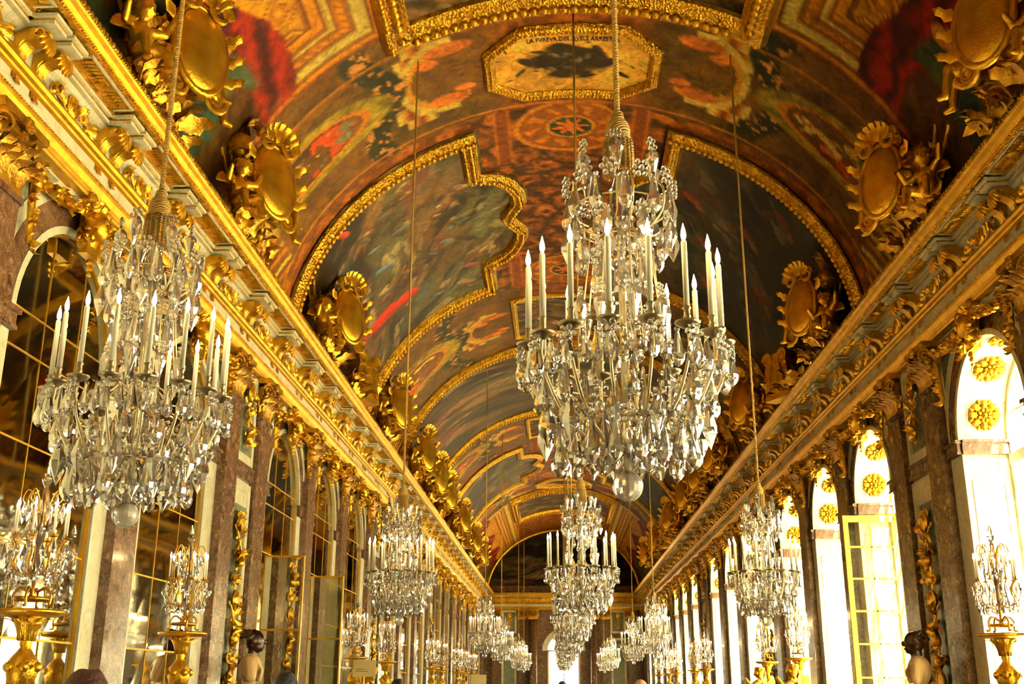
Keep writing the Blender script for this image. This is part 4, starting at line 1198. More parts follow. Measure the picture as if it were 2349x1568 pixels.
put('frame', mesh('frame', T, 'gold', True), lun)

# ------------------------------------------------------------------ terrace outside
g = struct(obj('ground', box(HW + .9, 60, -60, 140, -.9, -.4), 'gravel'), 'pale gravel terrace outside the windows')
g2 = struct(obj('ground', box(-30, 30, Y1 + 1.0, 140, -.9, -.42), 'gravel'), 'pale gravel court beyond the far doorway')

# ------------------------------------------------------------------ gilded sculpture groups standing on the cornice
def cap_(p, q, r0, r1, n=8):
    p, q = np.array(p, float), np.array(q, float)
    T = [tube([p + (q - p) * t for t in (0, .25, .5, .75, 1)], [r0 + (r1 - r0) * t for t in (0, .25, .5, .75, 1)], n)]
    T.append(xf(ball(r0, n, 6), p)); T.append(xf(ball(r1, n, 6), q))
    return T
def putto_T():
    T = [xf(ball(.15, 10, 8, 1, .85, 1.2), (0, 0, .34)), xf(ball(.14, 10, 8, 1.05, .95, .9), (0, .02, .18)), xf(ball(.12, 10, 8, .95, 1, 1.08), (0, .05, .66))]
    T += cap_((0, .01, .48), (0, .03, .58), .06, .055)
    T += [xf(ball(.022, 6, 5), (0, .17, .65)), xf(ball(.03, 6, 5), (-.05, .14, .62)), xf(ball(.03, 6, 5), (.05, .14, .62)), xf(ball(.03, 6, 5, .5, 1, 1), (-.12, .04, .65)), xf(ball(.03, 6, 5, .5, 1, 1), (.12, .04, .65))]
    for i in range(9):
        a = i * 2 * PI / 9
        T.append(xf(ball(.05, 6, 5), (.09 * math.cos(a), .02 + .08 * math.sin(a), .74)))
    T += cap_((-.15, 0, .46), (-.3, .1, .36), .065, .05) + cap_((-.3, .1, .36), (-.34, .2, .52), .05, .038)
    T += cap_((.15, 0, .46), (.3, .06, .5), .065, .05) + cap_((.3, .06, .5), (.36, .1, .68), .05, .038)
    T += cap_((-.09, .04, .15), (-.15, .3, .16), .095, .07) + cap_((-.15, .3, .16), (-.14, .36, -.1), .065, .045) + cap_((-.14, .35, -.1), (-.15, .43, -.12), .04, .03)
    T += cap_((.09, .04, .15), (.2, .27, .2), .095, .07) + cap_((.2, .27, .2), (.22, .3, -.06), .065, .045) + cap_((.22, .3, -.06), (.24, .38, -.08), .04, .03)
    for sx in (-1, 1):
        for k in range(4):
            T.append(xf(leaf(.3, .1, 0, .02, 5), (sx * .08, -.1, .42), (.5, sx * (.5 + .3 * k), 0)))
    return T
me_putto = remeshed('putto', putto_T(), .014, 'gold')
def shield_T():
    T = [xf(ball(.34, 20, 12, .8, .28, 1.25), (0, .1, .55), (.12, 0, 0))]
    T.append(xf(tube([(.285 * math.cos(t * PI / 14), 0, .44 * math.sin(t * PI / 14)) for t in range(28)], .035, 8, True), (0, .1, .55), (.12, 0, 0)))
    return join(T)
def shield_scroll_T():
    T = []
    for sx in (-1, 1):
        T.append(xf(spiral(.13, .03, 1.5, .035, 20), (sx * .17, .12, .98), (0, 0, 0), (sx, 1, 1))); T.append(xf(spiral(.12, .03, 1.5, .032, 20), (sx * .2, .12, .14), (0, 0, 0), (sx, 1, -1)))
        for k in range(3):
            T.append(xf(leaf(.26, .1, .05, .06), (sx * .26, .08, .35 + .18 * k), (0, sx * (1.2 - .2 * k), 0)))
    for i in range(7):
        a = -1.1 + i * 2.2 / 6
        T.append(xf(leaf(.28, .09, .03, .06), (.05 * math.sin(a), .12, 1.0), (-.1, a, 0)))
    return join(T)
def helmet_T():
    T = [xf(ball(.14, 12, 8, .9, 1.1, 1.1), (0, 0, .16)), xf(tube([(.14 * math.cos(a), .15 * math.sin(a), 0) for a in np.linspace(0, 2 * PI, 14)[:-1]], .025, 6, True), (0, .02, .08)), xf(ball(.06, 8, 5, 1.2, 1, .5), (0, .16, .14))]
    for i in range(7):
        T.append(xf(leaf(.3, .09, .1, .08), (0, -.08 + .03 * i, .26), (-.5 + .15 * i, .25 * math.sin(i * 2), 0)))
    return join(T)
def foliage_T(seed, n, w):
    r = random.Random(seed); T = []
    for i in range(n):
        x = r.uniform(-w, w); hz = r.uniform(0, .3) * (1 - abs(x) / w * .7)
        T.append(xf(leaf(r.uniform(.2, .36), r.uniform(.09, .15), .08, .08), (x, r.uniform(-.1, .12), hz), (r.uniform(-.9, .2), r.uniform(-1.2, 1.2), r.uniform(-1, 1))))
        if i % 3 == 0: T.append(xf(ball(r.uniform(.03, .06), 7, 5), (x, r.uniform(0, .15), hz + .04)))
    return join(T)
def flags_T():
    T = []
    for i, a in enumerate((-.75, -.35, .1, .5, .8)):
        T.append(tube([(0, -.12, .1), (1.05 * math.sin(a), -.16, .1 + 1.0 * math.cos(a))], .018, 5)); T.append(xf(leaf(.14, .07, 0, .01, 5), (1.03 * math.sin(a), -.16, .1 + .97 * math.cos(a)), (0, a, 0)))
    for i, a in enumerate((-.55, .3, .65)):
        for k in range(3):
            T.append(xf(leaf(.45, .17, .05, .1), (.45 * math.sin(a), -.14, .1 + .45 * math.cos(a)), (-.15 + .1 * k, a + .35 * (k - 1), .4 * k)))
    return join(T)
def volute_T():
    # the tall scroll-topped cartouche turned towards the hall
    pr = [(-.34, 0), (.34, 0), (.3, .12), (.26, .3), (.3, .5), (.24, .68), (.1, .78), (-.1, .78), (-.24, .68), (-.3, .5), (-.26, .3), (-.3, .12)]
    T = [prism(pr, 0, .26)]
    for sx in (-1, 1):
        T.append(xf(spiral(.13, .02, 1.6, .03, 20), (sx * .19, .27, .7), (0, 0, 0), (sx, 1, 1))); T.append(xf(lathe([(.1, 0), (.11, .02), (.11, .28), (.1, .3)], 14), (sx * .2, -.02, .7), (-PI / 2, 0, 0)))
        T.append(xf(leaf(.4, .14, .08, .08), (sx * .3, .16, .02), (0, sx * .2, 0)))
    T.append(xf(tube([(-.2, 0, .1), (-.18, .0, .35), (-.1, 0, .6), (.1, 0, .6), (.18, 0, .35), (.2, 0, .1)], .02, 6), (0, .27, 0)))
    return join(T)
me_sh = mesh('shield', shield_T(), 'gold', True); me_ss = mesh('scrollwork', shield_scroll_T(), 'gold', 2); me_he = mesh('plumed_helmet', helmet_T(), 'gold', 2)
me_fo = [mesh('foliage', foliage_T(k, 44, .66), 'gold_old', 2) for k in (1, 2)]
me_fl = mesh('spears_and_flags', flags_T(), 'gold_old', 2); me_vo = mesh('cartouche', volute_T(), 'gold', 2)
gi = {-1: 0, 1: 0}
for s in (-1, 1):
    sd = 'left' if s < 0 else 'right'
    for k, y in enumerate(c for c in ARCHES if 9 < c < 66):
        if y > 58: continue
        vol = abs(y - 22.7) < .2 or abs(y - 48.7) < .2
        gi[s] += 1
        root = empty('cornice_sculpture', wplace(s, y, .58, 7.512), wrot(s)); root.scale = (1.28, 1.2, 1.28)
        if vol:
            tag(root, 'gilded scroll-topped cartouche with leafy sides, %s ornament along the %s cornice' % (ORD[gi[s] - 1], sd), 'sculpture', 'cornice sculptures')
            put('cartouche', me_vo, root, (0, 0, 0), 0.5 * s); put('foliage', me_fo[0], root, (.35, 0, 0)); put('foliage', me_fo[1], root, (-.45, 0, 0))
        else:
            tag(root, 'gilded group of shield, child figures, helmet and flags, %s ornament along the %s cornice' % (ORD[gi[s] - 1], sd), 'sculpture', 'cornice sculptures')
            f = 1 if k % 2 else -1
            put('shield', me_sh, root, (.1 * f, .3, .1), .6 * s); put('scrollwork', me_ss, root, (.1 * f, .3, .1), .6 * s)
            nr = -s                                     # local side nearer to the viewer
            put('putto', me_putto, root, (-.5 * nr, .16, .42), .4 * nr, .9); put('putto', me_putto, root, (.62 * nr, .12, .1), -.5 * nr, (-.72, .72, .72))
            put('plumed_helmet', me_he, root, (.3 * f, .0, .85), .4); put('spears_and_flags', me_fl, root, (-.1 * f, .05, .1), 0, (f * .9, 1, .85))
            put('foliage', me_fo[k % 2], root, (0, 0.05, 0)); put('foliage', me_fo[(k + 1) % 2], root, (-.1 * f, -.05, .45), 0, (.8, 1, 1))

# ------------------------------------------------------------------ crystal chandeliers
def pear(n=10): return lathe([(.04, 0), (.075, -.05), (.05, -.12), (.08, -.3), (.13, -.52), (.175, -.7), (.16, -.84), (.09, -.94), (.01, -1.0)], n)
def almond(n=6): return lathe([(.02, 0), (.1, -.2), (.19, -.5), (.18, -.62), (.01, -1.0)], n)
def rosette_c(n=6, bn=6, bm=4):
    T = [xf(ball(.42, bn, bm), (math.cos(i * 2 * PI / n), 0, math.sin(i * 2 * PI / n))) for i in range(n)]
    T.append(ball(.5, bn, bm))
    return join(T)
# list of drops: (kind, radius, angle, z, scale, upright)
NC = 16
DROPS = []
rd = random.Random(12)
def ringd(kind, n, r, z, sc, ph=0.0, up=False, jz=.012):
    for i in range(n):
        DROPS.append((kind, r, 2 * PI * (i + ph) / n, z + rd.uniform(-jz, jz), sc * rd.uniform(.92, 1.08), up))
for i in range(NC):
    a = 2 * PI * i / NC
    for da, dr in ((-.13, .0), (.13, .0), (0, .03)):
        DROPS.append(('pear', .445 + dr, a + da, .675, .165 * rd.uniform(.9, 1.1), False))
ringd('rose', NC, .485, .655, .034)
ringd('pear', 16, .39, .575, .19, .5); ringd('rose', 16, .41, .585, .034, .5); ringd('pear', 16, .33, .50, .19); 
ringd('pear', 18, .30, .33, .2, .3); ringd('rose', 14, .31, .34, .034); ringd('almond', 12, .37, .42, .2, .2)
ringd('pear', 12, .2, .37, .2, .5); ringd('pear', 8, .11, .31, .19); ringd('almond', 14, .25, .30, .17, .4)
ringd('pear', 8, .2, .74, .19, 0, True); ringd('rose', 8, .2, .95, .026)
ringd('pear', 7, .12, 1.16, .2); ringd('rose', 7, .13, 1.17, .036)
ringd('pear', 11, .245, 1.49, .2); ringd('rose', 11, .262, 1.5, .036, .5); ringd('pear', 8, .2, 1.28, .18, .3); ringd('pear', 7, .13, 1.42, .18); ringd('rose', 8, .24, 1.29, .034, .2); ringd('almond', 9, .255, 1.31, .17)
ringd('pear', 6, .19, 1.48, .19, .2, True); ringd('rose', 6, .19, 1.69, .032, .2)
def drop_xf(T, d):
    k, r, a, z, sc, up = d
    rot = (PI if up else 0, 0, a - PI / 2)
    return xf(T, (r * math.cos(a), r * math.sin(a), z), rot, sc)
drop_me = {'pear': mesh('crystal_drop', pear(8), 'crystal'), 'almond': mesh('crystal_almond', almond(), 'crystal'), 'rose': mesh('crystal_rosette', rosette_c(), 'crystal', True)}
lo = {'pear': pear(6), 'almond': almond(5), 'rose': rosette_c(5, 4, 3)}
me_drops = mesh('crystal_drops', join([drop_xf(lo[d[0]], d) for d in DROPS]), 'crystal')
def stem_T():
    pr = [(.02, .13), (.05, .16), (.03, .2), (.06, .25), (.075, .3), (.04, .36), (.03, .45), (.055, .52), (.06, .6), (.03, .66), (.045, .72), (.07, .76), (.05, .82), (.06, .86), (.05, .92), (.068, .96), (.045, 1.0), (.05, 1.08), (.07, 1.14), (.035, 1.2), (.03, 1.34), (.05, 1.4), (.05, 1.5), (.03, 1.56), (.02, 1.68)]
    return lathe(pr, 10)
me_stem = mesh('stem', stem_T(), 'crystal')
me_rod = mesh('rod', lathe([(.011, .1), (.011, 1.8)], 6), 'armmetal')
def arc_path(pts, n=14):
    P = np.array(pts, float); t = np.linspace(0, len(P) - 1, n)
    out = []
    for v in t:                                    # Catmull-Rom
        i = min(int(v), len(P) - 2); f = v - i
        p0, p1, p2, p3 = P[max(i - 1, 0)], P[i], P[i + 1], P[min(i + 2, len(P) - 1)]
        out.append(.5 * (2 * p1 + (p2 - p0) * f + (2 * p0 - 5 * p1 + 4 * p2 - p3) * f * f + (3 * p1 - p0 - 3 * p2 + p3) * f ** 3))
    return out
me_arm = mesh('arm', join([tube(arc_path([(.04, 0, .28), (.13, 0, .24), (.28, 0, .3), (.385, 0, .43), (.45, 0, .58), (.445, 0, .69)]), .008, 6), tube(arc_path([(.28, 0, .3), (.33, 0, .45), (.3, 0, .53), (.26, 0, .5)], 10), .005, 5)]), 'armmetal', True)
me_carm = mesh('crown_arm', join([tube(arc_path([(.03, 0, 1.28), (.12, 0, 1.26), (.22, 0, 1.33), (.235, 0, 1.45), (.19, 0, 1.5)]), .006, 5), tube(arc_path([(.03, 0, .7), (.1, 0, .76), (.17, 0, .7), (.2, 0, .75)], 10), .005, 5), tube(arc_path([(.03, 0, 1.3), (.1, 0, 1.26), (.12, 0, 1.22)], 6), .004, 5), tube(arc_path([(.2, 0, .8), (.16, 0, 1.1), (.15, 0, 1.28)], 6), .004, 5)]), 'armmetal', True)
def circ(r, z, n=32): return [(r * math.cos(2 * PI * i / n), r * math.sin(2 * PI * i / n), z) for i in range(n)]
me_hoops = [mesh('hoop', q_, 'armmetal', True) for q_ in (tube(circ(.29, .325), .007, 6, True), tube(circ(.225, 1.39), .005, 6, True), tube(circ(.4, .585), .004, 5, True))]
me_bob = mesh('candle_dish', lathe([(.008, -.03), (.02, -.02), (.05, -.006), (.058, .004), (.055, .008), (.016, .0), (.013, .02), (.018, .03), (.014, .04), (.014, .06), (.02, .07), (.017, .075)], 14), 'silver', True)
me_can = mesh('candle', lathe([(.0135, .06), (.0135, .37), (.011, .378), (.004, .38)], 10), 'wax', True)
me_fla = mesh('flame', lathe([(.003, .38), (.009, .39), (.0125, .405), (.01, .425), (.0045, .445), (.0008, .462)], 8), 'flame', True)
me_ball = mesh('crystal_ball', xf(ball(.068, 18, 14), (0, 0, .07)), 'cut')
me_tas = mesh('tassel', join([lathe([(.014, 1.93), (.03, 1.915), (.034, 1.88), (.05, 1.86), (.062, 1.82), (.06, 1.79), (.066, 1.77), (.066, 1.75), (.07, 1.6), (.05, 1.6)], 16)] + [tube([(.066 * math.cos(a), .066 * math.sin(a), 1.76), (.072 * math.cos(a), .072 * math.sin(a), 1.58)], .008, 4) for a in np.linspace(0, 2 * PI, 19)[:-1]]), 'rope', True)
me_arms_all = None
def copy_ring(src_T, n, ph=0.0): return join([xf(src_T, (0, 0, 0), (0, 0, 2 * PI * (i + ph) / n)) for i in range(n)])
def mesh_T(me):
    co = np.zeros(len(me.vertices) * 3); me.vertices.foreach_get('co', co)
    return co.reshape(-1, 3), [tuple(p.vertices) for p in me.polygons]
me_arms_all = mesh('arms', join([copy_ring(mesh_T(me_arm), NC), copy_ring(mesh_T(me_carm), 8)] + [mesh_T(q_) for q_ in me_hoops]), 'armmetal', True)
me_bob_all = mesh('candle_dishes', copy_ring(xf(mesh_T(me_bob), (.445, 0, .7)), NC), 'silver', True)
me_can_all = mesh('candles', copy_ring(xf(mesh_T(me_can), (.445, 0, .7)), NC), 'wax', True)
me_fla_all = mesh('flames', copy_ring(xf(mesh_T(me_fla), (.445, 0, .7)), NC), 'flame', True)
def vault_z(x): return VZ + VB * math.sqrt(1 - (x / VA) ** 2)
ROPES = {}
def chandelier(x, y, label, level, ph=0.0):
    z0 = 2.42
    root = empty('chandelier', (x, y, z0), ph)
    tag(root, label, 'chandelier', 'crystal chandeliers')
    top = vault_z(x) - z0
    key = round(top, 2)
    if key not in ROPES:
        ROPES[key] = mesh('rope', lathe([(.015, 1.9), (.015, top - .03)], 8), 'rope', True)
    put('rope', ROPES[key], root); put('tassel', me_tas, root); put('stem', me_stem, root); put('rod', me_rod, root); put('crystal_ball', me_ball, root)
    if level <= 1:
        for i in range(NC):
            a = 2 * PI * i / NC; lx, ly = .445 * math.cos(a), .445 * math.sin(a)
            b_ = put('candle_dish', me_bob, root, (lx, ly, .7))
            c_ = put('candle', me_can, root, (lx, ly, .7)); put('flame', me_fla, c_)
    if level == 0:
        for i in range(NC): put('arm', me_arm, root, (0, 0, 0), 2 * PI * i / NC)
        for i in range(8): put('crown_arm', me_carm, root, (0, 0, 0), 2 * PI * i / 8)
        [put('hoop', q_, root) for q_ in me_hoops]
        for d in DROPS:
            k, r, a, z, sc, up = d
            o = put({'pear': 'crystal_drop', 'almond': 'crystal_almond', 'rose': 'crystal_rosette'}[k], drop_me[k], root, (r * math.cos(a), r * math.sin(a), z), 0, sc)
            o.rotation_euler = (PI if up else 0, 0, a - PI / 2)
    else:
        put('arms', me_arms_all, root)
        o = put('crystal_drops', me_drops, root); o['kind'] = 'stuff'
        if level == 2:
            put('candle_dishes', me_bob_all, root); c_ = put('candles', me_can_all, root); put('flames', me_fla_all, c_)
    return root
chandelier(-0.0, 4.75, 'largest crystal chandelier with lit candles, hanging right of centre in front', 0, .2)
chandelier(-2.56, 5.55, 'big crystal chandelier hanging before the mirrors at left', 0, .05)
CR = [14.5, 24.3, 32.6, 42.0, 51.0, 60.0, 69.3]
for i, y in enumerate(CR):
    chandelier(0.0, y, 'crystal chandelier in the middle row, %s behind the largest one' % ['directly', 'second', 'third', 'fourth', 'fifth', 'sixth', 'seventh'][i], 1 if i == 0 else 2, .3 * i)
for s in (-1, 1):
    for i, y in enumerate([15.0, 32.6, 42.0, 60.0, 69.3]):
        chandelier(s * 2.47, y, 'crystal chandelier of the %s row, %s of the five beyond the front' % ('left' if s < 0 else 'right', ORD[i]), 1 if i == 0 else 2, .17 * i)

# ------------------------------------------------------------------ gilded torchere stands with crystal girandoles
def torch_T():
    pr = [(.02, .0), (.26, .0), (.27, .05), (.2, .1), (.12, .16), (.09, .3), (.07, .6), (.08, .9), (.1, 1.05), (.07, 1.15), (.06, 1.25), (.1, 1.3), (.13, 1.4), (.135, 1.5), (.1, 1.58), (.06, 1.62), (.1, 1.66), (.125, 1.74), (.115, 1.83), (.06, 1.9), (.04, 1.93), (.05, 1.96), (.04, 1.99), (.07, 2.03), (.1, 2.1), (.15, 2.18)]
    return lathe(pr, 20)
def torch_leaves_T():
    T = []
    for i in range(10):
        a = i * 2 * PI / 10
        T.append(xf(leaf(.22, .07, .1, .06), (.055 * math.cos(a), .055 * math.sin(a), 1.98), (0, 0, a - PI / 2)))
        T.append(xf(leaf(.2, .07, .05, .02), (.09 * math.cos(a), .09 * math.sin(a), 1.64), (0, 0, a - PI / 2)))
        T.append(xf(ball(.035, 6, 4), (.125 * math.cos(a), .125 * math.sin(a), 1.45)))
    for i in range(6):
        a = i * PI / 3
        T.append(xf(ball(.045, 7, 5), (.115 * math.cos(a), .115 * math.sin(a), 1.78)))
    return join(T)
me_tor = mesh('stand', torch_T(), 'gold', True); me_torl = mesh('leafwork', torch_leaves_T(), 'gold', True)
me_tfoot = mesh('foot', tube(arc_path([(.08, 0, .35), (.2, 0, .3), (.3, 0, .12), (.38, 0, .04)], 10), .035, 6), 'gold', True)
me_torp = mesh('tray', lathe([(.05, 2.16), (.2, 2.17), (.265, 2.19), (.275, 2.205), (.27, 2.22), (.25, 2.225), (.03, 2.222)], 24), 'gold', True)
NG = 8
def gir_frame_T():
    T = [lathe([(.015, 0.05), (.03, .1), (.015, .14), (.012, 1.0)], 8)]
    T += [tube(circ(.13, .07, 20), .016, 6, True)]
    for i in range(4):
        T.append(xf(tube(arc_path([(.03, 0, .12), (.1, 0, .16), (.15, 0, .1), (.14, 0, .02), (.18, 0, .012)], 12), .012, 6), (0, 0, 0), (0, 0, i * PI / 2)))
    for i in range(NG):
        a = 2 * PI * i / NG
        T.append(xf(tube(arc_path([(.02, 0, .3), (.1, 0, .26), (.19, 0, .34), (.16, 0, .46), (.21, 0, .56)], 14), .008, 5), (0, 0, 0), (0, 0, a)))
        T.append(xf(tube(arc_path([(.02, 0, .62), (.06, 0, .86), (.13, 0, .96), (.17, 0, .88), (.14, 0, .84)], 14), .006, 5), (0, 0, 0), (0, 0, a + .4)))
        T.append(xf(lathe([(.006, -.01), (.035, 0), (.036, .006), (.012, .006), (.012, .03), (.014, .035)], 8), (.21 * math.cos(a), .21 * math.sin(a), .56)))
    return join(T)
def gir_drops_T():
    T = [xf(lathe([(.012, .98), (.035, 1.02), (.045, 1.05), (.02, 1.07), (.028, 1.1), (.012, 1.16), (.008, 1.18), (.012, 1.19), (.004, 1.2)], 8)), xf(lathe([(.02, .3), (.04, .36), (.03, .5), (.045, .6), (.02, .75), (.035, .85), (.02, .97)], 8))]
    P = pear(6); A_ = almond(6)
    for n_, r_, z_, sc, ph, K in ((8, .23, .55, .13, 0, P), (8, .26, .5, .12, .5, A_), (10, .22, .4, .14, .3, P), (10, .15, .32, .13, 0, P), (8, .2, .3, .12, .5, A_), (8, .15, .86, .14, .2, P), (8, .1, .7, .13, .5, A_), (6, .08, .95, .12, 0, P), (10, .24, .44, .1, .2, A_)):
        for i in range(n_):
            a = 2 * PI * (i + ph) / n_
            T.append(xf(K, (r_ * math.cos(a), r_ * math.sin(a), z_), (0, 0, a), sc))
    for i in range(6):
        a = 2 * PI * i / 6
        T.append(xf(K, (.16 * math.cos(a), .16 * math.sin(a), .68), (PI, 0, a), .16)); T.append(xf(rosette_c(5, 4, 3), (.23 * math.cos(a + .5), .23 * math.sin(a + .5), .5), (0, 0, a + .5 - PI / 2), .022))
    return join(T)
me_gf = mesh('girandole_frame', gir_frame_T(), 'brass', True); me_gd = mesh('crystal_drops', gir_drops_T(), 'crystal')
me_gc = mesh('candle', lathe([(.011, .03), (.011, .23), (.004, .24)], 8), 'wax', True); me_gfl = mesh('flame', lathe([(.003, .24), (.01, .26), (.011, .272), (.004, .3), (.0008, .315)], 8), 'flame', True)
TOR = {-1: [8.86, 12.6, 23.6, 27.8, 38.0, 41.0, 47.5, 50.8, 56.0], 1: [12.6, 23.3, 26.85, 38.0, 41.0, 47.5, 50.8, 56.0]}
for s in (-1, 1):
    for i, y in enumerate(TOR[s]):
        sd = 'left' if s < 0 else 'right'
        root = empty('torchere', (s * 4.6, y, 0), .3 * i)
        tag(root, 'gilded vase-shaped torchere stand, %s along the %s wall' % (ORD[i], sd), 'torchere', 'torchere stands')
        put('stand', me_tor, root); o = put('leafwork', me_torl, root); o['kind'] = 'stuff'; [put('foot', me_tfoot, root, (0, 0, 0), q_ * 2 * PI / 3) for q_ in range(3)]; put('tray', me_torp, root)
        root = empty('girandole', (s * 4.6, y, 2.24), .4 * i + .15)
        tag(root, 'crystal girandole with candles on the %s gilded stand of the %s wall' % (ORD[i], sd), 'candelabrum', 'girandoles')
        put('girandole_frame', me_gf, root); o = put('crystal_drops', me_gd, root); o['kind'] = 'stuff'
        for k in range(NG):
            a = 2 * PI * k / NG
            c_ = put('candle', me_gc, root, (.21 * math.cos(a), .21 * math.sin(a), .56)); put('flame', me_gfl, c_)
# gilded child figures beside stands
for k, (x, y, rz) in enumerate(((-4.3, 22.9, -.9), (4.3, 22.4, .9), (4.3, 26.1, .9))):
    root = empty('child_stand', (x, y, 0), rz)
    tag(root, ['gilded child figure on a pedestal near the left torcheres', 'gilded child figure on a pedestal by the nearer right torchere', 'gilded child figure on a pedestal by the farther right torchere'][k], 'sculpture')
    obj('pedestal', lathe([(.26, 0), (.26, .1), (.18, .16), (.15, .9), (.2, 1.0), (.22, 1.18)], 16), 'gold', root, True)
    put('putto', me_putto, root, (0, 0, 1.3))

# ------------------------------------------------------------------ busts
def bust(x, y, rz, label):
    root = empty('bust', (x, y, 0), rz); tag(root, label, 'bust')
    hd = [xf(ball(.115, 14, 10, .88, 1.0, 1.22), (0, .02, 2.27)), xf(ball(.1, 12, 8, .8, .8, .8), (0, .05, 2.19))]
    hd += cap_((0, 0, 2.0), (0, .01, 2.18), .07, .06)
    hd += [xf(ball(.022, 6, 5, .8, 1.2, 1.6), (0, .145, 2.25)), xf(ball(.02, 6, 5, 1.6, .8, .7), (0, .13, 2.185)), xf(ball(.03, 6, 5, .4, 1, 1.2), (-.105, .01, 2.26)), xf(ball(.03, 6, 5, .4, 1, 1.2), (.105, .01, 2.26)), xf(ball(.03, 6, 5, 2.6, .6, .5), (0, .115, 2.3)), xf(ball(.03, 6, 5, 1, 1, .9), (0, .1, 2.15))]
    for i in range(26):
        a = i * 2.4; h = i / 26
        hd.append(xf(ball(.03, 6, 5), (.1 * math.cos(a) * (1 - .5 * h), -.02 + .1 * math.sin(a) * (1 - .5 * h) - .02, 2.3 + .1 * h)))
    hd = [xf((T_[0] - np.array([0, 0, 2.0]), T_[1]), (0, 0, 1.97), (0, 0, 0), (1.2, 1.2, 1.08)) for T_ in hd]
    put('head', remeshed('head', hd, .011, 'bronze'), root)
    tr = [xf(ball(.22, 14, 10, 1.25, .75, .95), (0, -.01, 1.88))] + cap_((-.2, 0, 1.95), (-.28, .02, 1.76), .1, .08) + cap_((.2, 0, 1.95), (.28, .02, 1.76), .1, .08) + [xf(ball(.12, 10, 8, 1, .9, 1), (0, -.01, 1.72))]
    for i in range(7):
        tr.append(tube([(-.25 + .08 * i, .08, 1.98), (-.15 + .06 * i, .16, 1.86), (-.08 + .04 * i, .13, 1.7)], .022, 6))
    put('drapery', remeshed('drapery', tr, .013, 'alabaster'), root)
    obj('socle', lathe([(.12, 1.5), (.12, 1.53), (.06, 1.57), (.05, 1.63), (.09, 1.68)], 16), 'white', root, True)
    obj('pedestal', join([box(-.24, .24, -.2, .2, .12, 1.42), box(-.28, .28, -.24, .24, 0, .12), box(-.28, .28, -.24, .24, 1.42, 1.5)]), 'green', root)
bust(-4.72, 16.0, -1.35, 'dark bronze head with pale draped shoulders on a pedestal by the left wall')
bust(4.74, 16.1, 1.2, 'dark bronze head with draped shoulders on a pedestal by the right wall')

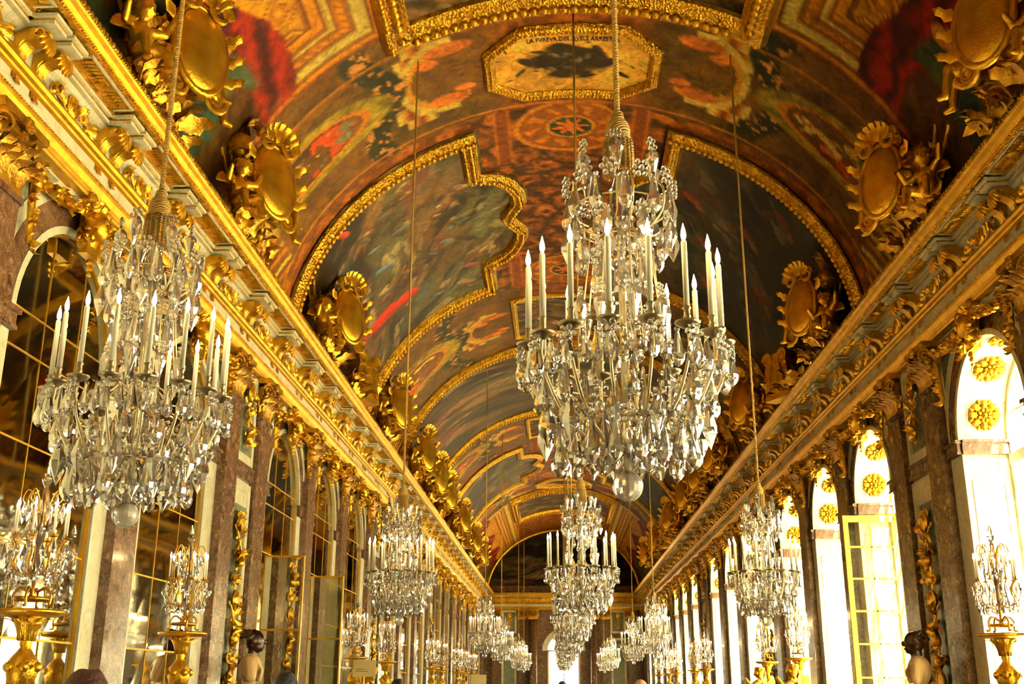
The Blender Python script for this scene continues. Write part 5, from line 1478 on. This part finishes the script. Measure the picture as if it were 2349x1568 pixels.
# ------------------------------------------------------------------ visitors
def person(x, y, h, rz, hair, top, label, bald=False, cap=False):
    root = empty('person', (x, y, 0), rz); tag(root, label, 'person', 'visitors')
    k = h / 1.75
    hz = 1.75 - .115
    T = [xf(ball(.105, 14, 10, .82, 1.0, 1.12), (0, 0, hz)), xf(ball(.07, 10, 8, .85, 1, .8), (0, .045, hz - .06)), xf(ball(.016, 6, 5, .8, 1.3, 1.7), (0, .115, hz - .015)), xf(ball(.02, 6, 5, 1.4, .6, .5), (0, .1, hz - .06)), xf(ball(.025, 6, 5, .4, 1, 1.3), (-.088, 0, hz - .01)), xf(ball(.025, 6, 5, .4, 1, 1.3), (.088, 0, hz - .01))]
    T += cap_((0, -.01, 1.44), (0, 0, 1.56), .055, .05)
    T += [xf(ball(.17, 12, 9, 1.15, .7, 1.25), (0, -.01, 1.27)), xf(ball(.16, 12, 9, 1.02, .68, 1.1), (0, 0, 1.02)), xf(ball(.17, 12, 9, 1.02, .72, .8), (0, 0, .9))]
    for sx in (-1, 1):
        T += cap_((sx * .18, -.01, 1.38), (sx * .235, -.02, 1.1), .06, .045) + cap_((sx * .235, -.02, 1.1), (sx * .22, .1, .86), .042, .03)
        T += [xf(ball(.045, 8, 6, .55, .8, 1), (sx * .22, .13, .8))]
        for f in range(4): T += cap_((sx * .22 - .02 + .013 * f, .135, .77), (sx * .22 - .022 + .014 * f, .15, .7 + .012 * abs(f - 1.5)), .0105, .009, 6)
        T += cap_((sx * .22 - sx * .02, .14, .8), (sx * .19, .17, .745), .012, .01, 6)
        T += cap_((sx * .09, 0, .88), (sx * .1, .01, .48), .085, .058) + cap_((sx * .1, .01, .48), (sx * .1, -.02, .08), .055, .038) + cap_((sx * .1, -.02, .05), (sx * .11, .14, .035), .04, .03)
    me = remeshed('body', T, .014, 'skin')
    for nm, c in (('top', top), ('trousers', srgb(40, 42, 56)), ('shoe', srgb(30, 24, 20))):
        me.materials.append(simple('%s_cloth' % nm, c, .8))
    co = np.zeros(len(me.polygons) * 3); me.polygons.foreach_get('center', co); co = co.reshape(-1, 3)
    idx = np.zeros(len(co), np.int32)
    idx[(co[:, 2] < 1.47) & ~((np.abs(co[:, 0]) > .16) & (co[:, 2] < .9))] = 1
    idx[(co[:, 2] < .92) & (np.abs(co[:, 0]) < .18)] = 2; idx[co[:, 2] < .09] = 3
    me.polygons.foreach_set('material_index', idx)
    put('body', me, root, (0, 0, 0), 0, k)
    hm = simple('hair_%s' % label[:12], hair, .55, 0, .6, 60)
    if cap:
        put('cap', mesh('cap', join([xf(ball(.112, 16, 10, .9, 1.03, .95), (0, -.005, hz + .03)), xf(lathe([(.02, 0), (.1, 0), (.1, .012), (.02, .014)], 14), (0, .09, hz + .05), (0, 0, 0), (.8, .9, 1))]), hm, True), root, (0, 0, 0), 0, k)
    elif not bald:
        H = [xf(ball(.112, 16, 12, .86, 1.02, 1.0), (0, -.018, hz + .025))] + [xf(ball(.03, 6, 5), (.08 * math.cos(i * 2.4) * (1 - i / 60), -.02 + .09 * math.sin(i * 2.4) * (1 - i / 60), hz + .04 + .075 * i / 36)) for i in range(36)]
        put('hair', remeshed('hair', H, .011, hm), root, (0, 0, 0), 0, k)
person(-2.13, 4.3, 1.685, .3, srgb(74, 34, 22), srgb(90, 60, 70), 'visitor with reddish brown hair, head at the bottom left below the front chandelier')
person(-2.49, 9.0, 1.73, -.2, srgb(22, 18, 20), srgb(60, 60, 66), 'dark-haired visitor before the open mirrored door')
person(-2.9, 18.0, 1.735, .5, srgb(26, 20, 20), srgb(50, 54, 70), 'dark-haired visitor farther back on the left, by the sign')
person(.69, 14.0, 1.735, 2.6, srgb(90, 60, 50), srgb(120, 100, 90), 'bald visitor right of the doorway at the bottom edge', bald=True)
person(-.24, 27.0, 1.75, 0, srgb(38, 44, 84), srgb(60, 66, 90), 'visitor in a navy cap before the bright doorway', cap=True)

# ------------------------------------------------------------------ notice cards on stands
for k, (x, y, w, h, z) in enumerate(((-3.78, 20.0, .41, .29, 1.94), (-3.16, 40.0, .55, .34, 1.86))):
    root = empty('notice_stand', (x, y, 0)); tag(root, ['cream notice card on a thin stand near the left torcheres', 'yellow notice card on a stand farther down the left side'][k], 'sign')
    obj('card', box(-w / 2, w / 2, -.008, .008, z - h / 2, z + h / 2), 'card', root); obj('post', join([lathe([(.012, .02), (.012, z - h / 2)], 8), lathe([(.16, 0), (.16, .015), (.03, .03)], 16)]), 'brass', root)
    if k == 0:
        for j, ww in enumerate((.16, .22)):
            obj('print_line', box(-w / 2 + .05, -w / 2 + .05 + ww, -.0095, -.008, z - .02 - .035 * j, z - .012 - .035 * j), 'ink', root)
